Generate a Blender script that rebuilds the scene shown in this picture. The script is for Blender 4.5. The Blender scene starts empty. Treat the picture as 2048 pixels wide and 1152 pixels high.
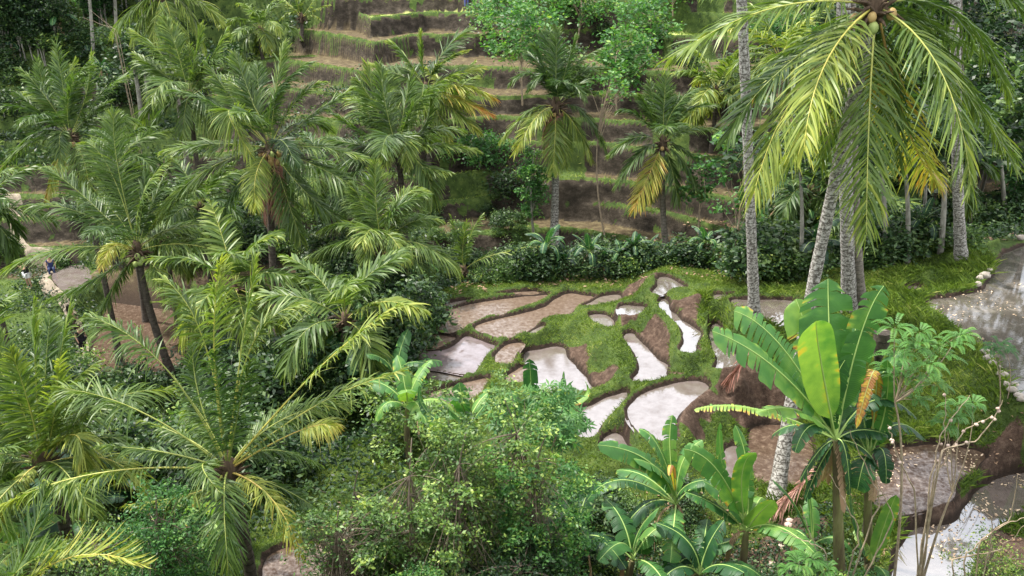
import bpy, math, random
import numpy as np
from math import radians as R, pi

# ------------------------------------------------------------ camera, sky, sun, exposure
S = bpy.context.scene
COL = S.collection
F_PX = 1704.0            # focal length in pixels of the 2048 px wide frame
PITCH = R(22.0)
cam_d = bpy.data.cameras.new("camera")
cam = bpy.data.objects.new("camera", cam_d)
COL.objects.link(cam)
cam_d.sensor_width = 36.0
cam_d.lens = 36.0 * F_PX / 2048.0
cam_d.clip_start = 0.1
cam_d.clip_end = 2000.0
cam.location = (0, 0, 0)
cam.rotation_euler = (pi / 2 - PITCH, 0, 0)
S.camera = cam
S.view_settings.view_transform = 'Standard'
S.view_settings.look = 'None'
S.view_settings.gamma = 1.0
S.view_settings.exposure = 1.12

SUN_EL, SUN_AZ = R(64), R(-72)      # azimuth measured from +Y towards +X
W = bpy.data.worlds.new("World")
S.world = W
W.use_nodes = True
nt = W.node_tree
nt.nodes.clear()
sky = nt.nodes.new('ShaderNodeTexSky')
sky.sky_type = 'NISHITA'
sky.sun_disc = False
sky.sun_elevation = SUN_EL
sky.sun_rotation = SUN_AZ
sky.dust_density = 3.0
tc = nt.nodes.new('ShaderNodeTexCoord')
mp = nt.nodes.new('ShaderNodeMapping')
mp.inputs['Scale'].default_value = (1.0, 1.0, 2.2)
cn = nt.nodes.new('ShaderNodeTexNoise')
cn.inputs['Scale'].default_value = 2.3
cn.inputs['Detail'].default_value = 6
cr = nt.nodes.new('ShaderNodeValToRGB')
cr.color_ramp.elements[0].position = 0.20
cr.color_ramp.elements[1].position = 0.36
mixw = nt.nodes.new('ShaderNodeMixRGB')
mixw.inputs['Color2'].default_value = (9.6, 9.8, 10.2, 1)      # bright cloud cover
bg = nt.nodes.new('ShaderNodeBackground')
bg.inputs['Strength'].default_value = 0.12
wo = nt.nodes.new('ShaderNodeOutputWorld')
L = nt.links.new
L(tc.outputs['Generated'], mp.inputs['Vector'])
L(mp.outputs['Vector'], cn.inputs['Vector'])
L(cn.outputs['Fac'], cr.inputs['Fac'])
L(cr.outputs['Color'], mixw.inputs['Fac'])
L(sky.outputs['Color'], mixw.inputs['Color1'])
L(mixw.outputs['Color'], bg.inputs['Color'])
L(bg.outputs['Background'], wo.inputs['Surface'])

sd = bpy.data.lights.new("sun", 'SUN')
sd.energy = 4.4
sd.angle = R(4)
sd.color = (1.0, 0.95, 0.84)
so = bpy.data.objects.new("sun", sd)
COL.objects.link(so)
so.rotation_euler = (pi / 2 - SUN_EL, 0, pi - SUN_AZ + 0.0)
so.location = (0, 0, 60)

S.cycles.max_bounces = 6
S.cycles.diffuse_bounces = 3
S.cycles.glossy_bounces = 3
S.cycles.transmission_bounces = 3
S.cycles.transparent_max_bounces = 4

# ------------------------------------------------------------ projection helpers (full-size photograph pixels)
CP, SP = math.cos(PITCH), math.sin(PITCH)
def ray(px, py):
    u = (px - 1024.0) / F_PX
    w = -(py - 576.0) / F_PX
    return np.array([u, CP + w * SP, -SP + w * CP])
def atY(px, py, Y):
    d = ray(px, py)
    return d * (Y / d[1])
def atZ(px, py, z):
    d = ray(px, py)
    return d * (z / d[2])

# ------------------------------------------------------------ mesh builder
class MB:
    """collects vertices / faces with two per-vertex attributes (v = colour position, u = length coordinate)"""
    def __init__(self):
        self.V, self.F, self.A, self.U, self.M = [], [], [], [], []
        self.n = 0
    def add(self, verts, faces, v=0.5, u=0.0, mat=0):
        verts = np.asarray(verts, dtype=np.float64).reshape(-1, 3)
        faces = np.asarray(faces, dtype=np.int64)
        k = len(verts)
        self.V.append(verts)
        self.F.append(faces + self.n)
        self.A.append(np.broadcast_to(np.asarray(v, dtype=np.float64), (k,)).copy())
        self.U.append(np.broadcast_to(np.asarray(u, dtype=np.float64), (k,)).copy())
        self.M.append(np.full(len(faces), mat, dtype=np.int32))
        self.n += k
    def tube(self, pts, rad, sides=6, v=0.5, mat=0, cap=True):
        pts = np.asarray(pts, float)
        n = len(pts)
        rad = np.broadcast_to(np.asarray(rad, float), (n,))
        T = np.gradient(pts, axis=0)
        T /= np.linalg.norm(T, axis=1)[:, None] + 1e-12
        ref = np.array([0, 0, 1.0]) if abs(T[0][2]) < 0.8 else np.array([1.0, 0, 0])
        A = np.cross(T, ref)
        A /= np.linalg.norm(A, axis=1)[:, None] + 1e-12
        B = np.cross(T, A)
        an = np.arange(sides) * 2 * pi / sides
        ring = (pts[:, None, :] + rad[:, None, None] * (np.cos(an)[None, :, None] * A[:, None, :] + np.sin(an)[None, :, None] * B[:, None, :]))
        i = np.arange(n - 1)[:, None] * sides
        j = np.arange(sides)[None, :]
        jn = (j + 1) % sides
        f = np.stack([i + j, i + jn, i + sides + jn, i + sides + j], -1).reshape(-1, 4)
        seg = np.linalg.norm(np.diff(pts, axis=0), axis=1)
        cum = np.concatenate([[0], np.cumsum(seg)])
        vv = np.repeat(np.broadcast_to(np.asarray(v, float), (n,)), sides)
        self.add(ring.reshape(-1, 3), f, vv, np.repeat(cum, sides), mat)
        if cap:
            self.add(ring[-1], np.array([[0, k, k + 1, k + 1] for k in range(1, sides - 1)]), vv[-1], cum[-1], mat)
    def ball(self, c, r, v=0.5, mat=0, seg=8, rings=6, squash=(1, 1, 1), rough=0.0, rng=None):
        th = np.linspace(0, pi, rings + 1)
        ph = np.arange(seg) * 2 * pi / seg
        P = np.stack([np.outer(np.sin(th), np.cos(ph)), np.outer(np.sin(th), np.sin(ph)), np.outer(np.cos(th), np.ones(seg))], -1)
        if rough and rng is not None:
            P = P * (1 + rough * (rng.random(P.shape[:2]) - 0.5))[..., None]
            P[0] = P[0].mean(0); P[-1] = P[-1].mean(0)
        P = P * np.array(squash) * r + np.asarray(c)
        i = np.arange(rings)[:, None] * seg
        j = np.arange(seg)[None, :]
        jn = (j + 1) % seg
        f = np.stack([i + j, i + seg + j, i + seg + jn, i + jn], -1).reshape(-1, 4)
        self.add(P.reshape(-1, 3), f, v, 0, mat)
    def build(self, name, mats, parent=None, smooth=True, origin=None):
        me = bpy.data.meshes.new(name)
        V = np.concatenate(self.V)
        if origin is not None:
            V = V - np.asarray(origin)
        F = np.concatenate(self.F)
        A = np.concatenate(self.A); U = np.concatenate(self.U); M = np.concatenate(self.M)
        if F.shape[1] == 4:
            deg = F[:, 2] == F[:, 3]
        else:
            deg = np.zeros(len(F), bool)
        cnt = np.where(deg, 3, F.shape[1])
        start = np.concatenate([[0], np.cumsum(cnt)[:-1]])
        mask = np.ones(F.shape, bool)
        if F.shape[1] == 4:
            mask[deg, 3] = False
        li = F[mask]
        me.vertices.add(len(V)); me.vertices.foreach_set('co', V.astype(np.float32).ravel())
        me.loops.add(len(li)); me.loops.foreach_set('vertex_index', li.astype(np.int32))
        me.polygons.add(len(F)); me.polygons.foreach_set('loop_start', start.astype(np.int32))
        me.polygons.foreach_set('loop_total', cnt.astype(np.int32))
        me.polygons.foreach_set('material_index', M)
        if smooth:
            me.polygons.foreach_set('use_smooth', np.ones(len(F), bool))
        a = me.attributes.new('v', 'FLOAT', 'POINT'); a.data.foreach_set('value', A.astype(np.float32))
        a = me.attributes.new('u', 'FLOAT', 'POINT'); a.data.foreach_set('value', U.astype(np.float32))
        me.update(calc_edges=True)
        me.validate()
        for m in (mats if isinstance(mats, (list, tuple)) else [mats]):
            me.materials.append(m)
        o = bpy.data.objects.new(name, me)
        COL.objects.link(o)
        if parent is not None:
            o.parent = parent
        return o

def tag(o, label=None, cat=None, group=None, kind=None):
    if label: o['label'] = label
    if cat: o['category'] = cat
    if group: o['group'] = group
    if kind: o['kind'] = kind
    return o
def thing(name, loc, label, cat, group=None, rz=0.0):
    o = bpy.data.objects.new(name, None)
    o.empty_display_size = 0.3
    COL.objects.link(o)
    o.location = tuple(float(c) for c in loc)
    o.rotation_euler = (0, 0, rz)
    return tag(o, label, cat, group)
def dup(root, loc, rz=0.0, sc=1.0, label=None, group=None):
    r = root.copy(); COL.objects.link(r)
    r.location = tuple(float(c) for c in loc)
    r.rotation_euler = (0, 0, rz)
    r.scale = (sc, sc, sc)
    if label: r['label'] = label
    if group: r['group'] = group
    for ch in list(root.children):
        c = ch.copy(); COL.objects.link(c); c.parent = r
        for g in ch.children:
            d = g.copy(); COL.objects.link(d); d.parent = c
    return r

def vnoise(x, y, scale, seed=0):
    x = np.asarray(x, float) / scale + seed * 17.13
    y = np.asarray(y, float) / scale + seed * 7.71
    xi, yi = np.floor(x), np.floor(y)
    fx, fy = x - xi, y - yi
    fx = fx * fx * (3 - 2 * fx); fy = fy * fy * (3 - 2 * fy)
    def h(a, b):
        s = np.sin(a * 127.1 + b * 311.7 + seed * 74.7) * 43758.5453
        return s - np.floor(s)
    return (h(xi, yi) * (1 - fx) + h(xi + 1, yi) * fx) * (1 - fy) + (h(xi, yi + 1) * (1 - fx) + h(xi + 1, yi + 1) * fx) * fy
def sstep(a, b, x):
    t = np.clip((x - a) / (b - a), 0, 1)
    return t * t * (3 - 2 * t)

# ------------------------------------------------------------ materials
def new_mat(name):
    m = bpy.data.materials.new(name)
    m.use_nodes = True
    m.node_tree.nodes.clear()
    return m, m.node_tree.nodes, m.node_tree.links.new
def ramp(N, stops):
    r = N.new('ShaderNodeValToRGB')
    e = r.color_ramp.elements
    while len(e) < len(stops): e.new(0.5)
    for i, (p, c) in enumerate(stops):
        e[i].position = p; e[i].color = (*c, 1)
    return r
def leaf_mat(name, stops, trans=0.35, rough=0.45, spec=0.35, noise=0.12, nscale=3.0, vein=0.0, trans_tint=(1.15, 1.25, 0.5)):
    m, N, K = new_mat(name)
    at = N.new('ShaderNodeAttribute'); at.attribute_name = 'v'
    no = N.new('ShaderNodeTexNoise'); no.inputs['Scale'].default_value = nscale; no.inputs['Detail'].default_value = 3
    oi = N.new('ShaderNodeObjectInfo')
    a1 = N.new('ShaderNodeMath'); a1.operation = 'SUBTRACT'; a1.inputs[1].default_value = 0.5
    a2 = N.new('ShaderNodeMath'); a2.operation = 'MULTIPLY_ADD'; a2.inputs[1].default_value = noise * 2
    a3 = N.new('ShaderNodeMath'); a3.operation = 'MULTIPLY_ADD'; a3.inputs[1].default_value = 0.10
    geo = N.new('ShaderNodeNewGeometry')
    K(geo.outputs['Position'], no.inputs['Vector'])
    K(no.outputs['Fac'], a1.inputs[0]); K(a1.outputs[0], a2.inputs[0]); K(at.outputs['Fac'], a2.inputs[2])
    K(oi.outputs['Random'], a3.inputs[0]); K(a2.outputs[0], a3.inputs[2])
    r = ramp(N, stops)
    K(a3.outputs[0], r.inputs['Fac'])
    col = r.outputs['Color']
    p = N.new('ShaderNodeBsdfPrincipled')
    p.inputs['Roughness'].default_value = rough
    p.inputs['Specular IOR Level'].default_value = spec
    if vein:
        au = N.new('ShaderNodeAttribute'); au.attribute_name = 'u'
        mu = N.new('ShaderNodeMath'); mu.operation = 'MULTIPLY'; mu.inputs[1].default_value = vein
        si = N.new('ShaderNodeMath'); si.operation = 'SINE'
        K(au.outputs['Fac'], mu.inputs[0]); K(mu.outputs[0], si.inputs[0])
        mr = N.new('ShaderNodeMapRange'); mr.inputs['From Min'].default_value = -1; mr.inputs['To Min'].default_value = 0.90; mr.inputs['To Max'].default_value = 1.06
        K(si.outputs[0], mr.inputs['Value'])
        mm = N.new('ShaderNodeVectorMath'); mm.operation = 'SCALE'
        K(col, mm.inputs[0]); K(mr.outputs[0], mm.inputs['Scale'])
        col = mm.outputs[0]
        bp = N.new('ShaderNodeBump'); bp.inputs['Strength'].default_value = 0.25; bp.inputs['Distance'].default_value = 0.006
        K(si.outputs[0], bp.inputs['Height']); K(bp.outputs[0], p.inputs['Normal'])
    K(col, p.inputs['Base Color'])
    t = N.new('ShaderNodeBsdfTranslucent')
    tm = N.new('ShaderNodeVectorMath'); tm.operation = 'MULTIPLY'; tm.inputs[1].default_value = trans_tint
    K(col, tm.inputs[0]); K(tm.outputs[0], t.inputs['Color'])
    mx = N.new('ShaderNodeMixShader'); mx.inputs[0].default_value = trans
    o = N.new('ShaderNodeOutputMaterial')
    K(p.outputs[0], mx.inputs[1]); K(t.outputs[0], mx.inputs[2]); K(mx.outputs[0], o.inputs['Surface'])
    return m
def rough_mat(name, stops, nscale=6.0, rough=0.85, bump=0.4, stretch=(1, 1, 1), rings=0.0, spec=0.2, bdist=0.02, useattr=False):
    m, N, K = new_mat(name)
    geo = N.new('ShaderNodeTexCoord')
    mpn = N.new('ShaderNodeMapping'); mpn.inputs['Scale'].default_value = stretch
    K(geo.outputs['Object'], mpn.inputs['Vector'])
    no = N.new('ShaderNodeTexNoise'); no.inputs['Scale'].default_value = nscale; no.inputs['Detail'].default_value = 8; no.inputs['Roughness'].default_value = 0.65
    K(mpn.outputs[0], no.inputs['Vector'])
    fac = no.outputs['Fac']
    if useattr:
        at = N.new('ShaderNodeAttribute'); at.attribute_name = 'v'
        ad = N.new('ShaderNodeMath'); ad.operation = 'ADD'; ad.inputs[1].default_value = -0.5
        ad2 = N.new('ShaderNodeMath'); ad2.operation = 'ADD'
        K(at.outputs['Fac'], ad.inputs[0]); K(ad.outputs[0], ad2.inputs[0]); K(fac, ad2.inputs[1]); fac = ad2.outputs[0]
    h = fac
    if rings:
        au = N.new('ShaderNodeAttribute'); au.attribute_name = 'u'
        mu = N.new('ShaderNodeMath'); mu.operation = 'MULTIPLY_ADD'; mu.inputs[1].default_value = rings
        nz = N.new('ShaderNodeMath'); nz.operation = 'MULTIPLY'; nz.inputs[1].default_value = 5.0
        K(no.outputs['Fac'], nz.inputs[0])
        K(au.outputs['Fac'], mu.inputs[0]); K(nz.outputs[0], mu.inputs[2])
        si = N.new('ShaderNodeMath'); si.operation = 'SINE'; K(mu.outputs[0], si.inputs[0])
        ab = N.new('ShaderNodeMath'); ab.operation = 'GREATER_THAN'; ab.inputs[1].default_value = 0.93
        K(si.outputs[0], ab.inputs[0])
        sub = N.new('ShaderNodeMath'); sub.operation = 'MULTIPLY_ADD'; sub.inputs[1].default_value = -0.22
        K(ab.outputs[0], sub.inputs[0]); K(fac, sub.inputs[2]); fac = sub.outputs[0]; h = fac
    r = ramp(N, stops); K(fac, r.inputs['Fac'])
    p = N.new('ShaderNodeBsdfPrincipled'); p.inputs['Roughness'].default_value = rough; p.inputs['Specular IOR Level'].default_value = spec
    K(r.outputs['Color'], p.inputs['Base Color'])
    if bump:
        bp = N.new('ShaderNodeBump'); bp.inputs['Strength'].default_value = bump; bp.inputs['Distance'].default_value = bdist
        K(h, bp.inputs['Height']); K(bp.outputs[0], p.inputs['Normal'])
    o = N.new('ShaderNodeOutputMaterial'); K(p.outputs[0], o.inputs['Surface'])
    return m

M = {}
M['palm'] = leaf_mat('palm_leaf', [(0.0, (0.012, 0.032, 0.018)), (0.3, (0.042, 0.086, 0.024)), (0.5, (0.092, 0.152, 0.030)), (0.62, (0.175, 0.235, 0.042)), (0.76, (0.31, 0.34, 0.060)), (0.88, (0.38, 0.33, 0.07)), (1.0, (0.42, 0.17, 0.04))], trans=0.36, rough=0.45, spec=0.4)
M['rachis'] = leaf_mat('palm_rachis', [(0.0, (0.08, 0.12, 0.03)), (0.5, (0.17, 0.22, 0.055)), (0.68, (0.30, 0.32, 0.08)), (0.8, (0.50, 0.44, 0.10)), (1.0, (0.38, 0.2, 0.08))], trans=0.0, rough=0.4)
M['deadfrond'] = leaf_mat('dead_frond', [(0.0, (0.10, 0.045, 0.035)), (0.5, (0.28, 0.13, 0.10)), (1.0, (0.48, 0.30, 0.25))], trans=0.1, rough=0.8)
M['bark_pale'] = rough_mat('palm_bark_lichen', [(0.30, (0.05, 0.043, 0.037)), (0.44, (0.13, 0.118, 0.105)), (0.53, (0.31, 0.295, 0.275)), (0.72, (0.54, 0.525, 0.50))], nscale=16, rings=38, bump=0.7)
M['bark_grey'] = rough_mat('palm_bark_grey', [(0.25, (0.05, 0.042, 0.036)), (0.5, (0.16, 0.14, 0.12)), (0.8, (0.30, 0.27, 0.24))], nscale=9, rings=42, bump=0.7)
M['bark_dark'] = rough_mat('palm_bark_dark', [(0.25, (0.025, 0.02, 0.017)), (0.55, (0.085, 0.07, 0.058)), (0.85, (0.19, 0.165, 0.14))], nscale=9, rings=40, bump=0.8)
M['fibre'] = rough_mat('palm_fibre', [(0.25, (0.025, 0.018, 0.012)), (0.55, (0.085, 0.058, 0.038)), (0.85, (0.20, 0.145, 0.10))], nscale=14, stretch=(1, 1, 0.3), bump=0.8)
M['nut'] = rough_mat('coconut_husk', [(0.2, (0.20, 0.13, 0.05)), (0.6, (0.36, 0.25, 0.10)), (0.9, (0.42, 0.38, 0.14))], nscale=5, bump=0.1, rough=0.5)
M['greennut'] = rough_mat('green_coconut', [(0.2, (0.14, 0.2, 0.06)), (0.6, (0.30, 0.36, 0.12)), (0.9, (0.42, 0.45, 0.2))], nscale=5, bump=0.1, rough=0.5)
M['banana'] = leaf_mat('banana_leaf', [(0.0, (0.009, 0.030, 0.018)), (0.35, (0.022, 0.078, 0.030)), (0.6, (0.068, 0.19, 0.045)), (0.78, (0.22, 0.36, 0.07)), (0.88, (0.50, 0.36, 0.05)), (1.0, (0.28, 0.13, 0.05))], trans=0.38, rough=0.42, spec=0.4, vein=230, nscale=5.0, noise=0.14)
M['midrib'] = leaf_mat('banana_midrib', [(0.0, (0.14, 0.24, 0.07)), (0.5, (0.35, 0.48, 0.15)), (1.0, (0.5, 0.45, 0.15))], trans=0.0)
M['bstem'] = rough_mat('banana_stem', [(0.25, (0.04, 0.03, 0.02)), (0.45, (0.12, 0.10, 0.055)), (0.6,(0.17,0.17,0.07)), (0.8, (0.27, 0.22, 0.15))], nscale=6, stretch=(1, 1, 0.25), bump=0.4)
M['dryleaf'] = leaf_mat('dry_leaf', [(0.0, (0.10, 0.06, 0.04)), (0.5, (0.30, 0.19, 0.12)), (1.0, (0.55, 0.42, 0.30))], trans=0.15, rough=0.8)
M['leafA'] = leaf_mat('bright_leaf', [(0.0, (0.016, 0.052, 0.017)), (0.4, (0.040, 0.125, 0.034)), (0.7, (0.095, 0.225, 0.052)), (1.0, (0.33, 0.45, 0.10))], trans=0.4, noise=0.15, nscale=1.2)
M['leafB'] = leaf_mat('shade_toned_leaf', [(0.0, (0.004, 0.012, 0.006)), (0.4, (0.012, 0.032, 0.013)), (0.7, (0.032, 0.072, 0.024)), (1.0, (0.11, 0.17, 0.05))], trans=0.3, noise=0.2, nscale=0.9)  # albedo lowered so the leaf colour itself carries the shade of the undergrowth
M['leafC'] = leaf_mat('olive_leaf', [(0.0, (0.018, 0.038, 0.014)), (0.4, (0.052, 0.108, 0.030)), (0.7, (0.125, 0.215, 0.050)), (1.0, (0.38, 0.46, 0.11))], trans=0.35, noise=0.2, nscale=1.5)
M['twig'] = rough_mat('twig_bark', [(0.3, (0.08, 0.06, 0.048)), (0.7, (0.24, 0.19, 0.15))], nscale=10, bump=0.2)
M['twigpale'] = rough_mat('pale_twig_bark', [(0.3, (0.18, 0.13, 0.09)), (0.7, (0.42, 0.34, 0.25))], nscale=10, bump=0.2)
M['trunk'] = rough_mat('tree_bark', [(0.3, (0.09, 0.085, 0.07)), (0.7, (0.30, 0.29, 0.25))], nscale=7, bump=0.4, stretch=(1, 1, 0.4))
M['stone'] = rough_mat('pale_stone', [(0.3, (0.16, 0.135, 0.115)), (0.7, (0.42, 0.38, 0.33))], nscale=5, bump=0.4, rough=0.8)
M['pinkstone'] = rough_mat('pink_stone', [(0.3, (0.30, 0.20, 0.16)), (0.7, (0.62, 0.50, 0.44))], nscale=8, bump=0.4, rough=0.8)
M['grassblade'] = leaf_mat('grass_blade', [(0.0, (0.022, 0.045, 0.012)), (0.4, (0.085, 0.140, 0.024)), (0.7, (0.175, 0.25, 0.042)), (1.0, (0.38, 0.38, 0.14))], trans=0.35, noise=0.25, nscale=0.8, rough=0.6, spec=0.15)
M['sand'] = rough_mat('path_sand', [(0.3, (0.10, 0.08, 0.06)), (0.7, (0.32, 0.27, 0.21))], nscale=3, bump=0.3)
# ------------------------------------------------------------ terrain: paddies, banks, ravine, stepped hillside
# (z of the water, kind of water, outline)
PAD = [
 (-12.0, 'mud', [(879.7,656.0),(883.0,642.8),(894.6,624.5),(916.2,614.5),(949.4,606.2),(985.9,601.3),(1032.4,594.6),(1082.2,590.3),(1098.8,591.3),(1085.5,599.6),(1059.0,611.2),(1029.1,620.2),(999.2,629.5),(972.6,634.5),(946.1,646.1),(922.8,657.7),(906.2,662.7),(886.3,661.0)]),
 (-12.0, 'mud', [(995.9,590.3),(1025.8,585.0),(1062.3,583.0),(1085.5,584.7),(1065.6,587.6),(1032.4,589.0)]),
 (-12.0, 'grey', [(887.0,611.2),(909.6,603.6),(942.8,598.9),(916.2,607.9),(887.0,616.9)]),
 (-12.0, 'mud', [(951.1,656.0),(972.6,644.4),(1005.8,634.5),(1039.0,627.8),(1072.2,619.5),(1098.8,607.9),(1122.0,591.3),(1145.3,587.3),(1165.2,589.6),(1186.8,594.6),(1165.2,606.2),(1148.6,619.5),(1135.3,631.1),(1098.8,636.1),(1075.6,646.1),(1055.6,661.0),(1039.0,669.3),(1005.8,676.0),(979.3,669.3)]),
 (-11.95, 'grey', [(1168.5,614.5),(1185.1,602.9),(1208.4,591.3),(1238.2,589.0),(1241.6,599.6),(1231.6,606.2),(1198.4,611.2),(1181.8,615.5)]),
 (-12.0, 'grey', [(1060.6,666.0),(1075.6,654.4),(1088.8,651.1),(1082.2,659.4),(1068.9,667.0)]),
 (-12.1, 'mud', [(849.8,690.9),(863.1,671.0),(874.7,667.7),(899.6,672.6),(909.6,675.3),(893.0,685.9),(876.4,693.2),(853.1,695.2)]),
 (-12.15, 'dimsky', [(842.5,707.5),(866.4,701.5),(893.0,698.2),(912.9,687.6),(929.5,673.3),(942.8,673.3),(972.6,685.9),(989.2,693.2),(969.3,712.5),(956.0,732.4),(942.8,749.0),(909.6,744.0),(879.7,738.4),(849.8,735.1),(843.2,722.4)]),
 (-12.2, 'grey', [(854.8,744.0),(879.7,746.3),(909.6,753.0),(921.2,757.3),(899.6,762.9),(863.1,762.9)]),
 (-12.1, 'mud', [(990.9,714.1),(999.2,700.9),(1015.8,689.2),(1029.1,685.9),(1044.0,688.2),(1034.1,702.5),(1029.1,719.1),(1015.8,729.1),(995.9,729.1)]),
 (-12.4, 'pale', [(1052.3,704.2),(1082.2,697.5),(1115.4,692.6),(1132.0,699.2),(1135.3,715.8),(1158.6,742.4),(1178.5,765.6),(1186.8,782.2),(1158.6,783.9),(1118.7,785.5),(1075.6,785.5),(1068.9,752.3),(1049.0,722.4)]),
 (-12.2, 'mud', [(858.1,788.8),(876.4,780.5),(909.6,770.6),(942.8,762.9),(976.0,756.3),(966.0,775.6),(946.1,798.8),(909.6,815.4),(866.4,818.7),(859.8,805.4)]),
 (-12.2, 'mud', [(1015.8,752.3),(1029.1,742.4),(1047.3,734.1),(1054.0,742.4),(1045.7,765.6),(1019.1,765.6)]),
 (-11.75, 'pale', [(1249.9,670.0),(1264.8,666.0),(1271.4,676.0),(1298.0,699.2),(1317.9,719.1),(1333.9,729.1),(1331.2,752.3),(1321.2,760.6),(1291.4,763.3),(1269.8,760.6),(1278.1,739.0),(1276.4,719.1),(1264.8,695.9)]),
 (-11.8, 'pale', [(1180.1,631.1),(1208.4,629.5),(1225.0,639.4),(1221.6,657.7),(1198.4,651.1),(1185.1,642.8)]),
 (-11.4, 'clear', [(1238.9,616.2),(1246.5,610.6),(1264.8,611.2),(1288.0,613.5),(1278.1,626.2),(1264.8,632.8),(1242.2,628.8)]),
 (-11.1, 'clear', [(1317.9,606.2),(1327.9,596.9),(1334.5,602.9),(1339.5,619.5),(1357.8,636.1),(1384.3,654.4),(1397.6,666.0),(1394.3,682.6),(1384.3,704.2),(1371.0,705.8),(1362.7,699.2),(1371.0,684.3),(1366.1,666.0),(1354.4,646.1),(1331.2,626.2)]),
 (-11.0, 'clear', [(1317.9,557.1),(1331.2,553.8),(1347.8,560.4),(1367.7,571.4),(1369.4,578.0),(1344.5,579.7),(1331.2,584.7),(1321.2,589.0),(1306.3,587.0),(1314.6,573.0)]),
 (-11.3, 'clear', [(1421.5,659.4),(1430.8,646.7),(1440.8,656.0),(1443.1,672.6),(1452.4,692.6),(1467.3,705.8),(1479.0,719.1),(1470.7,732.4),(1452.4,737.4),(1432.5,739.0),(1435.8,715.8),(1425.8,689.2)]),
 (-11.65, 'pale', [(1258.8,817.1),(1274.8,796.1),(1298.0,782.9),(1331.2,771.2),(1371.0,762.9),(1397.6,763.9),(1414.2,770.6),(1404.2,785.5),(1377.7,805.4),(1357.8,825.4),(1347.8,848.6),(1351.1,879.8),(1317.9,881.8),(1284.7,868.5),(1271.4,855.2),(1259.8,838.6)]),
 (-12.0, 'pale', [(1165.2,822.0),(1191.8,807.1),(1225.0,791.2),(1251.5,782.9),(1246.5,803.8),(1223.3,823.7),(1206.7,843.6),(1191.8,865.2),(1165.2,878.5),(1155.2,858.6)]),
 (-10.75,'clear',[(1426,590),(1465,589),(1457,597),(1434,601)]),
 (-10.6, 'clear',[(1466,601),(1488,599),(1567,600),(1610,606),(1640,620),(1630,645),(1572,657),(1551,651),(1528,638),(1496,624),(1473,616)]),
 (-12.1, 'pale', [(1206,882),(1228,868),(1242,872),(1250,896),(1235,910),(1208,908)]),
 (-12.6, 'brown',[(1504,860),(1540,850),(1610,862),(1622,920),(1605,965),(1560,975),(1512,960),(1500,910)]),
 (-12.5, 'pale', [(1448,905),(1470,890),(1486,915),(1490,955),(1470,975),(1450,950)]),
 (-10.9, 'brown',[(1745,945),(1775,902),(1835,892),(1905,892),(1965,904),(1945,940),(1911,967),(1897,1000),(1835,1020),(1780,1028),(1740,995)]),
 (-11.15, 'clear',[(1785,1200),(1800,1110),(1812,1075),(1840,1054),(1903,1050),(1938,1004),(1978,969),(2035,948),(2090,950),(2090,990),(2010,1040),(1960,1085),(1930,1160),(1920,1220)]),
 (-9.7,  'pond',[(1851,604),(1903,594),(1959,583),(1990,549),(2008,510),(2048,492),(2130,480),(2300,560),(2300,760),(2180,830),(2060,812),(2040,790),(2020,765),(1990,722),(1960,692),(1900,642)]),
 (-10.0,  'clear',[(1808,580),(1827,571),(1850,578),(1835,589)]),
 (-12.9, 'brown',[(530,1125),(560,1100),(640,1085),(690,1095),(700,1150),(660,1200),(540,1200)]),
 (-18.9, 'brown',[(175,745),(200,660),(235,570),(300,540),(360,590),(385,660),(380,720),(320,760),(260,790),(190,790)]),
 (-17.6, 'brown',[(400,560),(470,520),(560,490),(640,500),(690,540),(640,600),(520,620),(430,610)]),
 (-17.9, 'pale', [(110,545),(160,530),(185,560),(150,585),(118,575)]),
]
PADW = [(z, k, np.array([atZ(x, y, z)[:2] for x, y in pts])) for z, k, pts in PAD]

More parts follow.
